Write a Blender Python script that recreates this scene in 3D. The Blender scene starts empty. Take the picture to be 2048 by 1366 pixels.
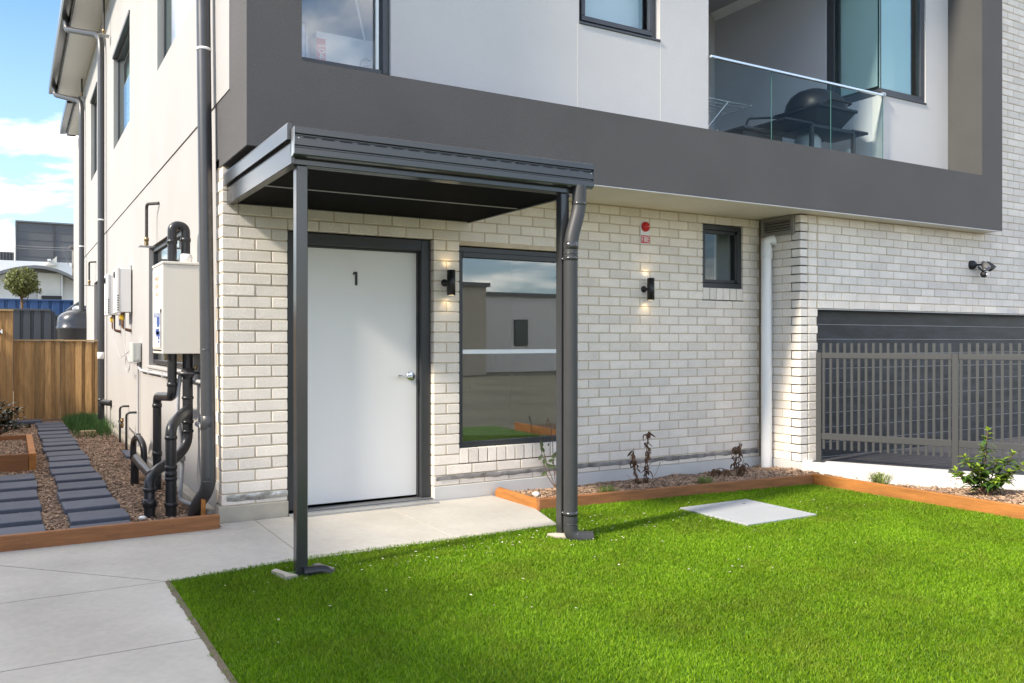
import bpy, bmesh, math, random
import numpy as np
from mathutils import Vector, Matrix, noise as mnoise

random.seed(7)
rng = np.random.default_rng(7)
R = math.radians
scene = bpy.context.scene
C = scene.collection

# ------------------------------------------------------------------ camera
cam_d = bpy.data.cameras.new('camera')
cam_d.sensor_width = 36.0
cam_d.lens = 1706.0 / 2048 * 36.0
cam_d.clip_start = 0.05
cam_d.clip_end = 3000
cam = bpy.data.objects.new('camera', cam_d)
C.objects.link(cam)
cam.location = (-1.311, -6.370, 1.109)
cam.rotation_euler = (R(90), 0, R(-30.39))
scene.camera = cam

# ------------------------------------------------------------------ light
SUN_TO = Vector((1.0, 0.17, -0.76)).normalized()          # the way the light travels
sun_el = math.asin(-SUN_TO.z)
sun_rot = math.atan2(-SUN_TO.x, -SUN_TO.y)
world = bpy.data.worlds.new('World')
scene.world = world
world.use_nodes = True
wn, wl = world.node_tree.nodes, world.node_tree.links
wn.clear()
w_out = wn.new('ShaderNodeOutputWorld')
w_bg = wn.new('ShaderNodeBackground')
w_bg.inputs['Strength'].default_value = 0.15
sky = wn.new('ShaderNodeTexSky')
sky.sky_type = 'NISHITA'
sky.sun_disc = False
sky.sun_elevation = sun_el
sky.sun_rotation = sun_rot % (2 * math.pi)
sky.air_density = 1.0
sky.dust_density = 0.3
sky.ozone_density = 2.5
# scattered clouds mixed into the sky, the same all round
tc = wn.new('ShaderNodeTexCoord')
sep = wn.new('ShaderNodeSeparateXYZ')
wl.new(tc.outputs['Generated'], sep.inputs[0])
zz = wn.new('ShaderNodeMath'); zz.operation = 'MAXIMUM'; zz.inputs[1].default_value = 0.0
wl.new(sep.outputs['Z'], zz.inputs[0])
za = wn.new('ShaderNodeMath'); za.operation = 'ADD'; za.inputs[1].default_value = 0.16
wl.new(zz.outputs[0], za.inputs[0])
dx = wn.new('ShaderNodeMath'); dx.operation = 'DIVIDE'
dy = wn.new('ShaderNodeMath'); dy.operation = 'DIVIDE'
wl.new(sep.outputs['X'], dx.inputs[0]); wl.new(za.outputs[0], dx.inputs[1])
wl.new(sep.outputs['Y'], dy.inputs[0]); wl.new(za.outputs[0], dy.inputs[1])
comb = wn.new('ShaderNodeCombineXYZ')
comb.inputs[2].default_value = 36.6
wl.new(dx.outputs[0], comb.inputs[0]); wl.new(dy.outputs[0], comb.inputs[1])
cn = wn.new('ShaderNodeTexNoise')
cn.inputs['Scale'].default_value = 0.85
cn.inputs['Detail'].default_value = 9.0
cn.inputs['Roughness'].default_value = 0.56
cn.inputs['Distortion'].default_value = 0.35
wl.new(comb.outputs[0], cn.inputs['Vector'])
cr = wn.new('ShaderNodeValToRGB')
cr.color_ramp.elements[0].position = 0.47
cr.color_ramp.elements[1].position = 0.80
wl.new(cn.outputs['Fac'], cr.inputs[0])
gain = wn.new('ShaderNodeVectorMath'); gain.operation = 'MULTIPLY'; gain.inputs[1].default_value = (0.39, 0.49, 0.555)
wl.new(sky.outputs[0], gain.inputs[0])
# a paler, hazier band of sky close to the horizon
hz = wn.new('ShaderNodeMapRange')
hz.inputs['From Min'].default_value = 0.0; hz.inputs['From Max'].default_value = 0.36
hz.inputs['To Min'].default_value = 0.62; hz.inputs['To Max'].default_value = 0.0
wl.new(zz.outputs[0], hz.inputs['Value'])
mixh = wn.new('ShaderNodeMix'); mixh.data_type = 'RGBA'
mixh.inputs[7].default_value = (1.9, 2.15, 2.3, 1)
wl.new(hz.outputs[0], mixh.inputs[0]); wl.new(gain.outputs[0], mixh.inputs[6])
mixc = wn.new('ShaderNodeMix'); mixc.data_type = 'RGBA'
mixc.inputs[7].default_value = (12.0, 10.8, 9.3, 1)
wl.new(cr.outputs['Color'], mixc.inputs[0])
wl.new(mixh.outputs[2], mixc.inputs[6])
wl.new(mixc.outputs[2], w_bg.inputs['Color'])
wl.new(w_bg.outputs[0], w_out.inputs[0])

sun_d = bpy.data.lights.new('sun', 'SUN')
sun_d.energy = 2.0
sun_d.angle = R(5.0)
sun_d.color = (1.0, 0.90, 0.75)
sun = bpy.data.objects.new('sun', sun_d)
C.objects.link(sun)
sun.rotation_euler = SUN_TO.to_track_quat('-Z', 'Y').to_euler()

vs = scene.view_settings
vs.view_transform = 'Standard'
vs.look = 'None'
vs.gamma = 1.0
vs.use_curve_mapping = False
vs.exposure = 1.82
scene.cycles.use_denoising = True
scene.cycles.max_bounces = 8
scene.cycles.diffuse_bounces = 4
scene.cycles.glossy_bounces = 4
scene.cycles.transparent_max_bounces = 12
scene.cycles.sample_clamp_indirect = 4.0
scene.cycles.caustics_reflective = False
scene.cycles.caustics_refractive = False

# ------------------------------------------------------------------ materials
MATS = {}
def mat(name, col, rough=0.6, var=0.0, vscale=4.0, var2=0.0, v2scale=60.0, bump=0.0, bscale=80.0, metal=0.0,
        spec=0.5, rand=0.0, tint=None, tfac=0.0, tscale=1.5, island=True, stretch=None, trans=0.0):
    """Procedural principled material in world coordinates: large blotches, fine speckle, relief, random tone per piece."""
    if name in MATS: return MATS[name]
    m = bpy.data.materials.new(name); m.use_nodes = True
    n, l = m.node_tree.nodes, m.node_tree.links
    b = n['Principled BSDF']
    b.inputs['Roughness'].default_value = rough
    b.inputs['Metallic'].default_value = metal
    b.inputs['Specular IOR Level'].default_value = spec
    geo = n.new('ShaderNodeNewGeometry')
    vec = geo.outputs['Position']
    if stretch:
        mp = n.new('ShaderNodeMapping'); mp.inputs['Scale'].default_value = stretch
        l.new(vec, mp.inputs['Vector']); vec = mp.outputs[0]
    val = None
    def mul_add(sock, amp):
        nonlocal val
        mr = n.new('ShaderNodeMapRange'); mr.clamp = False
        mr.inputs['From Min'].default_value = 0.25; mr.inputs['From Max'].default_value = 0.75
        mr.inputs['To Min'].default_value = 1 - amp; mr.inputs['To Max'].default_value = 1 + amp
        l.new(sock, mr.inputs['Value'])
        if val is None: val = mr.outputs[0]
        else:
            mm = n.new('ShaderNodeMath'); mm.operation = 'MULTIPLY'
            l.new(val, mm.inputs[0]); l.new(mr.outputs[0], mm.inputs[1]); val = mm.outputs[0]
    if var:
        t = n.new('ShaderNodeTexNoise'); t.inputs['Scale'].default_value = vscale; t.inputs['Detail'].default_value = 5
        l.new(vec, t.inputs['Vector']); mul_add(t.outputs['Fac'], var)
    if var2:
        t = n.new('ShaderNodeTexNoise'); t.inputs['Scale'].default_value = v2scale; t.inputs['Detail'].default_value = 2
        l.new(vec, t.inputs['Vector']); mul_add(t.outputs['Fac'], var2)
    if rand:
        oi = n.new('ShaderNodeObjectInfo')
        ad = n.new('ShaderNodeMath'); ad.operation = 'ADD'
        l.new(oi.outputs['Random'], ad.inputs[0])
        l.new(geo.outputs['Random Per Island'], ad.inputs[1])
        fr = n.new('ShaderNodeMath'); fr.operation = 'FRACT'
        l.new(ad.outputs[0], fr.inputs[0])
        mr = n.new('ShaderNodeMapRange')
        mr.inputs['To Min'].default_value = 1 - rand; mr.inputs['To Max'].default_value = 1 + rand
        l.new(fr.outputs[0], mr.inputs['Value'])
        if val is None: val = mr.outputs[0]
        else:
            mm = n.new('ShaderNodeMath'); mm.operation = 'MULTIPLY'
            l.new(val, mm.inputs[0]); l.new(mr.outputs[0], mm.inputs[1]); val = mm.outputs[0]
    csock = None
    if tint:
        t = n.new('ShaderNodeTexNoise'); t.inputs['Scale'].default_value = tscale; t.inputs['Detail'].default_value = 4
        l.new(vec, t.inputs['Vector'])
        mr = n.new('ShaderNodeMapRange'); mr.inputs['From Min'].default_value = 0.42; mr.inputs['From Max'].default_value = 0.68
        mr.inputs['To Max'].default_value = tfac
        l.new(t.outputs['Fac'], mr.inputs['Value'])
        mc = n.new('ShaderNodeMix'); mc.data_type = 'RGBA'
        mc.inputs[6].default_value = (*col, 1); mc.inputs[7].default_value = (*tint, 1)
        l.new(mr.outputs[0], mc.inputs[0]); csock = mc.outputs[2]
    if val is not None:
        vm = n.new('ShaderNodeVectorMath'); vm.operation = 'SCALE'
        vm.inputs[0].default_value = col
        if csock: l.new(csock, vm.inputs[0])
        l.new(val, vm.inputs['Scale'])
        l.new(vm.outputs[0], b.inputs['Base Color'])
    elif csock: l.new(csock, b.inputs['Base Color'])
    else: b.inputs['Base Color'].default_value = (*col, 1)
    if bump:
        t = n.new('ShaderNodeTexNoise'); t.inputs['Scale'].default_value = bscale; t.inputs['Detail'].default_value = 3
        l.new(vec, t.inputs['Vector'])
        bp = n.new('ShaderNodeBump'); bp.inputs['Strength'].default_value = min(1.0, bump); bp.inputs['Distance'].default_value = 0.004 * max(1.0, bump)
        l.new(t.outputs['Fac'], bp.inputs['Height']); l.new(bp.outputs[0], b.inputs['Normal'])
    if trans:
        b.inputs['Transmission Weight'].default_value = 0
        td = n.new('ShaderNodeBsdfTranslucent'); ms = n.new('ShaderNodeMixShader')
        ms.inputs[0].default_value = trans
        src = b.inputs['Base Color'].links
        if src: l.new(src[0].from_socket, td.inputs['Color'])
        else: td.inputs['Color'].default_value = (*col, 1)
        l.new(b.outputs[0], ms.inputs[1]); l.new(td.outputs[0], ms.inputs[2])
        l.new(ms.outputs[0], n['Material Output'].inputs['Surface'])
    MATS[name] = m
    return m

def glass_mat(name, tint=(0.8, 0.86, 0.85), f0=0.05, rough=0.0):
    if name in MATS: return MATS[name]
    m = bpy.data.materials.new(name); m.use_nodes = True
    n, l = m.node_tree.nodes, m.node_tree.links
    n.remove(n['Principled BSDF'])
    lw = n.new('ShaderNodeLayerWeight'); lw.inputs['Blend'].default_value = 0.5
    pw = n.new('ShaderNodeMath'); pw.operation = 'POWER'; pw.inputs[1].default_value = 5.0
    l.new(lw.outputs['Facing'], pw.inputs[0])
    mu = n.new('ShaderNodeMapRange'); mu.inputs['To Min'].default_value = f0; mu.inputs['To Max'].default_value = 1.0
    l.new(pw.outputs[0], mu.inputs['Value'])
    tr = n.new('ShaderNodeBsdfTransparent'); tr.inputs[0].default_value = (*tint, 1)
    gl = n.new('ShaderNodeBsdfGlossy'); gl.inputs['Roughness'].default_value = rough
    ms = n.new('ShaderNodeMixShader')
    l.new(mu.outputs[0], ms.inputs[0]); l.new(tr.outputs[0], ms.inputs[1]); l.new(gl.outputs[0], ms.inputs[2])
    l.new(ms.outputs[0], n['Material Output'].inputs['Surface'])
    MATS[name] = m
    return m

def emit_mat(name, col, strength):
    m = bpy.data.materials.new(name); m.use_nodes = True
    n, l = m.node_tree.nodes, m.node_tree.links
    n.remove(n['Principled BSDF'])
    e = n.new('ShaderNodeEmission'); e.inputs[0].default_value = (*col, 1); e.inputs[1].default_value = strength
    l.new(e.outputs[0], n['Material Output'].inputs['Surface'])
    return m

M_BRICK = mat('brick_cream', (0.86, 0.79, 0.705), 0.85, var=0.05, vscale=6, var2=0.20, v2scale=190, bump=1.6, bscale=200, rand=0.085,
              tint=(0.76, 0.69, 0.63), tfac=0.5, tscale=2.2)
M_MORTAR = mat('mortar', (0.60, 0.50, 0.37), 0.95, var=0.12, vscale=8, var2=0.1, v2scale=160, bump=0.7, bscale=220)
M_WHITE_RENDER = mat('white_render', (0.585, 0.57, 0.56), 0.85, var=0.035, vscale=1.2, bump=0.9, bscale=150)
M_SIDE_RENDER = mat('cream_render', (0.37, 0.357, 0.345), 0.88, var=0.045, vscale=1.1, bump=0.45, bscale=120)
M_DARK_RENDER = mat('charcoal_render', (0.088, 0.085, 0.086), 0.85, var=0.09, vscale=1.5, var2=0.22, v2scale=150, bump=2.0, bscale=150)
M_TAUPE_RENDER = mat('taupe_render', (0.068, 0.066, 0.064), 0.85, var=0.06, vscale=3, var2=0.05, v2scale=160, bump=0.7, bscale=160)
M_SOFFIT = mat('soffit_cream', (0.76, 0.71, 0.60), 0.7, var=0.03, vscale=2)
M_FRAME = mat('charcoal_frame', (0.030, 0.032, 0.036), 0.38, spec=0.5, var=0.08, vscale=12)
M_FRAMEBLUE = mat('slate_frame', (0.055, 0.06, 0.07), 0.4, spec=0.5, var=0.08, vscale=12)
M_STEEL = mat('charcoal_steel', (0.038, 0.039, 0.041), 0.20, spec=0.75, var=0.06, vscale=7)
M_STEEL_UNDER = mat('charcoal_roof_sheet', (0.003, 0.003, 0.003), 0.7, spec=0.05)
M_FENCE = mat('monument_grey_powdercoat', (0.060, 0.061, 0.062), 0.35, spec=0.5, var=0.04, vscale=6)
M_DOOR = mat('door_white', (0.76, 0.75, 0.735), 0.42, var=0.02, vscale=2)
M_CONC = mat('concrete_path', (0.485, 0.46, 0.41), 0.82, var=0.10, vscale=1.7, var2=0.06, v2scale=28, bump=0.25, bscale=120,
             tint=(0.40, 0.37, 0.32), tfac=0.75, tscale=1.1)
M_PLINTH = mat('plinth_concrete', (0.56, 0.55, 0.53), 0.85, var=0.06, vscale=3, bump=0.3, bscale=60)
M_FOOTING = mat('raw_footing', (0.40, 0.365, 0.30), 0.9, var=0.16, vscale=5, bump=0.5, bscale=60)
M_RETAIN = mat('white_painted_block', (0.62, 0.60, 0.57), 0.8, var=0.06, vscale=3, bump=0.4, bscale=30)
M_TIMBER_W = mat('treated_pine_orange', (0.37, 0.145, 0.030), 0.7, var=0.25, vscale=1.6, var2=0.12, v2scale=9, bump=0.5, bscale=10,
                 rand=0.05, stretch=(2, 2, 14))
M_TIMBER_X = mat('treated_pine_red', (0.27, 0.110, 0.038), 0.7, var=0.28, vscale=2.0, var2=0.12, v2scale=9, bump=0.5, bscale=10,
                 rand=0.06, stretch=(1.5, 9, 16))
M_PALING = mat('pine_paling', (0.42, 0.25, 0.10), 0.75, var=0.3, vscale=2.2, var2=0.1, v2scale=8, bump=0.4, bscale=10,
               rand=0.32, stretch=(14, 6, 1.6))
M_PAVER = mat('bluestone_paver', (0.085, 0.095, 0.125), 0.75, var=0.12, vscale=6, var2=0.07, v2scale=90, bump=0.5, bscale=120, rand=0.12)
M_MULCHBASE = mat('mulch_base', (0.13, 0.085, 0.055), 0.95, var=0.3, vscale=14, var2=0.3, v2scale=90, bump=1.5, bscale=60)
M_CHIP = mat('mulch_chip', (0.33, 0.22, 0.145), 0.9, rand=0.62, var=0.25, vscale=9)
M_TURF = mat('turf_base', (0.075, 0.165, 0.008), 0.9, var=0.2, vscale=12)
M_PVCW = mat('white_pvc', (0.80, 0.80, 0.79), 0.38, var=0.02, vscale=3)
M_PVCB = mat('black_pvc', (0.020, 0.021, 0.024), 0.33, spec=0.5, var=0.12, vscale=8)
M_PVCG = mat('grey_conduit', (0.42, 0.42, 0.43), 0.5, var=0.05, vscale=12)
M_DOWNPIPE = mat('charcoal_downpipe', (0.045, 0.046, 0.050), 0.36, spec=0.6, var=0.10, vscale=9)
M_TAPE = mat('white_bracket', (0.75, 0.75, 0.75), 0.5)
M_CAB = mat('cabinet_cream', (0.70, 0.67, 0.60), 0.42, var=0.02, vscale=3)
M_HEATER = mat('heater_white', (0.74, 0.73, 0.71), 0.4, var=0.02, vscale=4)
M_JBOX = mat('junction_grey', (0.46, 0.48, 0.46), 0.5)
M_COPPER = mat('copper_pipe', (0.26, 0.13, 0.08), 0.45, metal=0.6, var=0.3, vscale=30)
M_DARKPIPE = mat('lagged_pipe', (0.05, 0.047, 0.043), 0.7, var=0.3, vscale=40)
M_BRASS = mat('brass', (0.30, 0.21, 0.11), 0.35, metal=0.9)
M_YELLOW = mat('yellow_valve', (0.75, 0.48, 0.03), 0.5)
M_CHROME = mat('chrome', (0.72, 0.73, 0.75), 0.16, metal=1.0)
M_GALV = mat('galvanised', (0.46, 0.47, 0.48), 0.42, metal=0.8, var=0.15, vscale=20)
M_BLACK = mat('matt_black', (0.012, 0.012, 0.013), 0.45)
M_GAP = mat('dark_gap', (0.008, 0.008, 0.008), 0.8)  # near-black colour standing in for the dark inside gaps and slots
M_RED = mat('alarm_red', (0.50, 0.012, 0.016), 0.28)
M_SIGNRED = mat('sign_red', (0.55, 0.015, 0.03), 0.5)
M_WHITE = mat('plain_white', (0.80, 0.80, 0.80), 0.5)
M_ORANGE = mat('orange_print', (0.72, 0.20, 0.06), 0.6)
M_BLUEPRINT = mat('blue_print', (0.03, 0.07, 0.25), 0.6)
M_NOTICE = mat('notice_grey', (0.52, 0.55, 0.64), 0.5, var2=0.22, v2scale=75)
M_FOIL = mat('flashing_foil', (0.36, 0.36, 0.36), 0.3, metal=0.75, var=0.55, vscale=14, bump=1.5, bscale=26)
M_BITUMEN = mat('flashing_bitumen', (0.23, 0.22, 0.21), 0.5, var=0.7, vscale=9, bump=1.6, bscale=26)
M_TILE = mat('threshold_tile', (0.115, 0.118, 0.125), 0.45, var=0.06, vscale=10)
M_GRATE = mat('drain_grate', (0.50, 0.50, 0.48), 0.4, metal=0.5)
M_GARAGE = mat('garage_door_dark', (0.026, 0.028, 0.034), 0.42, spec=0.32, var=0.8, vscale=2.2, var2=0.3, v2scale=16, bump=0.35, bscale=22, stretch=(1.0, 1.0, 6.0))
M_GROOVE = mat('garage_door_groove', (0.34, 0.34, 0.36), 0.4)
M_DRIVE = mat('driveway_dark', (0.052, 0.052, 0.058), 0.75, var=0.15, vscale=6, var2=0.1, v2scale=70, bump=0.4, bscale=100)
M_LID = mat('lid_granite', (0.37, 0.385, 0.40), 0.7, var=0.04, vscale=3, var2=0.16, v2scale=220)
M_GROUND = mat('far_ground', (0.16, 0.155, 0.11), 0.95, var=0.25, vscale=0.4)
M_LEAF = mat('shrub_leaf', (0.055, 0.125, 0.025), 0.35, spec=0.6, rand=0.45, tint=(0.20, 0.30, 0.02), tfac=0.85, tscale=9, trans=0.25)
M_LEAFYG = mat('shrub_new_leaf', (0.27, 0.38, 0.03), 0.4, rand=0.3, trans=0.3)
M_LEAFDK = mat('dark_leaf', (0.018, 0.04, 0.016), 0.28, spec=0.6, rand=0.5, trans=0.1)
M_LEAFTREE = mat('topiary_leaf', (0.15, 0.165, 0.045), 0.5, rand=0.55, var=0.3, vscale=3, trans=0.2)
M_LEAFMID = mat('sage_leaf', (0.10, 0.135, 0.055), 0.45, rand=0.3, trans=0.2)
M_STEM = mat('stem_brown', (0.13, 0.075, 0.04), 0.8, rand=0.2)
M_STEMG = mat('stem_green', (0.17, 0.16, 0.05), 0.7)
M_DEAD = mat('dead_leaf', (0.15, 0.078, 0.042), 0.75, rand=0.5, trans=0.1)
M_TUFT = mat('tuft_grass', (0.19, 0.24, 0.055), 0.6, rand=0.45, trans=0.2)
M_PATCH = mat('weed_grass', (0.055, 0.14, 0.025), 0.6, rand=0.4, trans=0.2)
M_LITTER = mat('pale_litter', (0.62, 0.58, 0.46), 0.8, rand=0.3)
M_BLUEFENCE = mat('steel_fence_blue', (0.035, 0.085, 0.21), 0.45, var=0.05, vscale=3)
M_DKFENCE = mat('steel_fence_charcoal', (0.055, 0.062, 0.075), 0.4, var=0.05, vscale=3)
M_TANK = mat('tank_dark', (0.03, 0.031, 0.036), 0.26, spec=0.6, var=0.06, vscale=4)
M_WARE = mat('warehouse_white', (0.78, 0.78, 0.78), 0.8, var=0.02, vscale=1)
M_WARE2 = mat('warehouse_stained', (0.62, 0.60, 0.55), 0.8, var=0.08, vscale=0.9)
M_FARGREY = mat('far_cladding_grey', (0.115, 0.118, 0.128), 0.8, var=0.06, vscale=0.3)
M_FARTRIM = mat('far_trim', (0.16, 0.165, 0.175), 0.7)
M_POLE = mat('pole_timber', (0.17, 0.155, 0.135), 0.9, var=0.45, vscale=3)
M_BLIND = mat('roller_blind', (0.80, 0.84, 0.85), 0.85)
M_CURTAIN = mat('teal_curtain', (0.62, 0.74, 0.74), 0.9, var=0.10, vscale=5, stretch=(1, 1, 0.1))
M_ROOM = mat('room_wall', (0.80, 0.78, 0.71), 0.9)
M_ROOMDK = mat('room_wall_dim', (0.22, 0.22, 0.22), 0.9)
M_FLOOR = mat('room_floor', (0.46, 0.43, 0.39), 0.6)
M_CEIL = mat('ceiling_grey', (0.42, 0.42, 0.43), 0.85)
M_GREYWALL = mat('balcony_side_wall', (0.50, 0.50, 0.53), 0.85, var=0.04, vscale=0.8, bump=0.4, bscale=140)
M_HOUSEA = mat('opposite_house_tan', (0.50, 0.45, 0.37), 0.85)
M_HOUSEB = mat('opposite_house_pale', (0.78, 0.77, 0.75), 0.85)
M_HOUSEC = mat('opposite_house_grey', (0.46, 0.45, 0.43), 0.85)
M_BAG = mat('bag_blue', (0.42, 0.55, 0.75), 0.7, var=0.3, vscale=12)
M_ALU = mat('brushed_aluminium', (0.82, 0.82, 0.80), 0.25, metal=0.85)
M_BBQ = mat('barbecue_black', (0.010, 0.010, 0.012), 0.45, spec=0.25)
G_WIN = glass_mat('window_glass', (0.92, 0.93, 0.92), 0.16)
G_WINT = glass_mat('window_glass_green', (0.84, 0.93, 0.93), 0.07)
G_BAL = glass_mat('balustrade_glass', (0.90, 0.96, 0.96), 0.008)
G_CLEAR = glass_mat('clear_glass', (0.92, 0.96, 0.97), 0.05)

# ------------------------------------------------------------------ mesh helpers
class MB:
    def __init__(s): s.v = []; s.f = []; s.sm = []
    def add(s, verts, faces, smooth=False):
        o = len(s.v); s.v.extend([tuple(v) for v in verts]); s.f.extend([tuple(i + o for i in f) for f in faces]); s.sm.extend([smooth] * len(faces)); return s
    def box(s, x0, x1, y0, y1, z0, z1, b=0.0):
        if x0 > x1: x0, x1 = x1, x0
        if y0 > y1: y0, y1 = y1, y0
        if z0 > z1: z0, z1 = z1, z0
        b = min(b, (x1 - x0) * .45, (y1 - y0) * .45, (z1 - z0) * .45)
        if b <= 0:
            vs_ = [(x, y, z) for z in (z0, z1) for y in (y0, y1) for x in (x0, x1)]
            return s.add(vs_, [(0, 2, 3, 1), (4, 5, 7, 6), (0, 1, 5, 4), (2, 6, 7, 3), (0, 4, 6, 2), (1, 3, 7, 5)])
        lo, hi = (x0, y0, z0), (x1, y1, z1)
        idx = {}; vs_ = []
        for cx in (0, 1):
            for cy in (0, 1):
                for cz in (0, 1):
                    c = (cx, cy, cz)
                    for ax in range(3):
                        p = []
                        for k in range(3):
                            e = hi[k] if c[k] else lo[k]
                            if k != ax: e += (-b if c[k] else b)
                            p.append(e)
                        idx[(c, ax)] = len(vs_); vs_.append(tuple(p))
        fs = []
        for ax in range(3):                                   # big faces
            u, v = (ax + 1) % 3, (ax + 2) % 3
            for side in (0, 1):
                ring = []
                for (a, bb) in ((0, 0), (1, 0), (1, 1), (0, 1)):
                    c = [0, 0, 0]; c[ax] = side; c[u] = a; c[v] = bb
                    ring.append(idx[(tuple(c), ax)])
                fs.append(tuple(ring if side else ring[::-1]))
        for ax in range(3):                                   # edge chamfers
            u, v = (ax + 1) % 3, (ax + 2) % 3
            for a in (0, 1):
                for bb in (0, 1):
                    c0 = [0, 0, 0]; c0[u] = a; c0[v] = bb; c1 = list(c0); c1[ax] = 1
                    q = [idx[(tuple(c0), u)], idx[(tuple(c1), u)], idx[(tuple(c1), v)], idx[(tuple(c0), v)]]
                    fs.append(tuple(q if (a == bb) == False else q[::-1]))
        for cx in (0, 1):
            for cy in (0, 1):
                for cz in (0, 1):
                    c = (cx, cy, cz)
                    t = [idx[(c, 0)], idx[(c, 1)], idx[(c, 2)]]
                    fs.append(tuple(t if (cx + cy + cz) % 2 else t[::-1]))
        return s.add(vs_, fs)
    def quad(s, a, b, c, d): return s.add([a, b, c, d], [(0, 1, 2, 3)])
    def prism(s, pts, axis, a, b):
        """polygon in the two other axes, extruded along axis from a to b"""
        n = len(pts)
        def P(p, t):
            q = list(p); q.insert(axis, t); return tuple(q)
        vs_ = [P(p, a) for p in pts] + [P(p, b) for p in pts]
        fs = [tuple(range(n))[::-1], tuple(range(n, 2 * n))] + [(i, (i + 1) % n, n + (i + 1) % n, n + i) for i in range(n)]
        return s.add(vs_, fs)
    def tube(s, pts, r, seg=14, bend=0.0, caps=True, nb=5):
        """tube along a polyline; bend rounds the corners; r may be a list per input point when bend == 0"""
        P = [Vector(p) for p in pts]
        rr = r if isinstance(r, (list, tuple)) else [r] * len(P)
        if bend > 0:
            Q = [P[0]]
            for i in range(1, len(P) - 1):
                a, b_, c = P[i - 1], P[i], P[i + 1]
                d1, d2 = (a - b_), (c - b_)
                t = min(bend, d1.length * .49, d2.length * .49)
                p0, p1 = b_ + d1.normalized() * t, b_ + d2.normalized() * t
                for k in range(nb + 1):
                    u = k / nb
                    Q.append(p0 * (1 - u) ** 2 + b_ * 2 * u * (1 - u) + p1 * u * u)
            Q.append(P[-1]); P = Q; rr = [rr[0]] * len(P)
        n = len(P); rings = []
        up = None; vs_ = []; fs = []
        for i, p in enumerate(P):
            d = (P[min(i + 1, n - 1)] - P[max(i - 1, 0)])
            if d.length < 1e-9: d = Vector((0, 0, 1))
            d.normalize()
            if up is None:
                up = Vector((0, 0, 1)) if abs(d.z) < .9 else Vector((1, 0, 0))
            x = up - d * up.dot(d)
            if x.length < 1e-6: x = d.orthogonal()
            x.normalize(); up = x; y = d.cross(x)
            for k in range(seg):
                a = 2 * math.pi * k / seg
                vs_.append(p + (x * math.cos(a) + y * math.sin(a)) * rr[i])
        for i in range(n - 1):
            for k in range(seg):
                k2 = (k + 1) % seg
                fs.append((i * seg + k, i * seg + k2, (i + 1) * seg + k2, (i + 1) * seg + k))
        s.add(vs_, fs, True)
        if caps:
            s.add([vs_[k] for k in range(seg)], [tuple(range(seg))[::-1]])
            s.add([vs_[(n - 1) * seg + k] for k in range(seg)], [tuple(range(seg))])
        return s
    def lathe(s, prof, centre, seg=28, axis=2):
        """profile of (radius, height)"""
        c = Vector(centre); vs_ = []; fs = []
        for (r_, h_) in prof:
            for k in range(seg):
                a = 2 * math.pi * k / seg
                u, v = r_ * math.cos(a), r_ * math.sin(a)
                vs_.append(c + (Vector((u, v, h_)) if axis == 2 else Vector((u, h_, v)) if axis == 1 else Vector((h_, u, v))))
        for i in range(len(prof) - 1):
            for k in range(seg):
                k2 = (k + 1) % seg
                q = (i * seg + k, i * seg + k2, (i + 1) * seg + k2, (i + 1) * seg + k)
                fs.append(q if axis != 1 else q[::-1])
        s.add(vs_, fs, True)
        return s
    def mesh(s, name):
        me = bpy.data.meshes.new(name)
        me.from_pydata(s.v, [], s.f)
        me.polygons.foreach_set('use_smooth', s.sm)
        me.update()
        return me

WLOC = {}
def link(o, parent=None):
    C.objects.link(o)
    if parent is not None:
        o.parent = parent
        o.matrix_parent_inverse = Matrix.Translation(-WLOC.get(parent.name, Vector((0, 0, 0))))
    return o
def tag(o, label=None, cat=None, group=None, kind=None):
    if label: o['label'] = label
    if cat: o['category'] = cat
    if group: o['group'] = group
    if kind: o['kind'] = kind
    return o
def thing(name, loc, label, cat, group=None):
    o = bpy.data.objects.new(name, None); o.location = loc; o.empty_display_size = 0.1
    C.objects.link(o); WLOC[o.name] = Vector(loc)
    return tag(o, label, cat, group)
def part(name, mb, m, parent=None, label=None):
    me = mb.mesh(name) if isinstance(mb, MB) else mb
    if m: me.materials.clear(); me.materials.append(m)
    o = bpy.data.objects.new(name, me)
    link(o, parent)
    if label: o['label'] = label
    return o
def solo(name, mb, m, label, cat, group=None):
    return tag(part(name, mb, m), label, cat, group)
def struct(name, mb, m):
    return tag(part(name, mb, m), kind='structure')
def text_mb(body, size, extrude=0.0):
    cu = bpy.data.curves.new('t', 'FONT'); cu.body = body; cu.size = size; cu.extrude = extrude
    cu.align_x = 'CENTER'; cu.align_y = 'CENTER'; cu.space_line = 1.5; cu.resolution_u = 4
    o = bpy.data.objects.new('t', cu); C.objects.link(o)
    me = bpy.data.meshes.new_from_object(o)
    C.objects.unlink(o); bpy.data.objects.remove(o)
    return me
def text_part(name, body, size, m, parent, matrix, extrude=0.0, bold=0.0):
    me = text_mb(body, size, extrude)
    me.transform(matrix)
    return part(name, me, m, parent)
MX_FRONT = lambda x, y, z: Matrix.Translation((x, y, z)) @ Matrix.Rotation(R(90), 4, 'X')          # faces -Y
MX_LEFT = lambda x, y, z: Matrix.Translation((x, y, z)) @ Matrix.Rotation(R(-90), 4, 'Z') @ Matrix.Rotation(R(90), 4, 'X')  # faces -X

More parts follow.
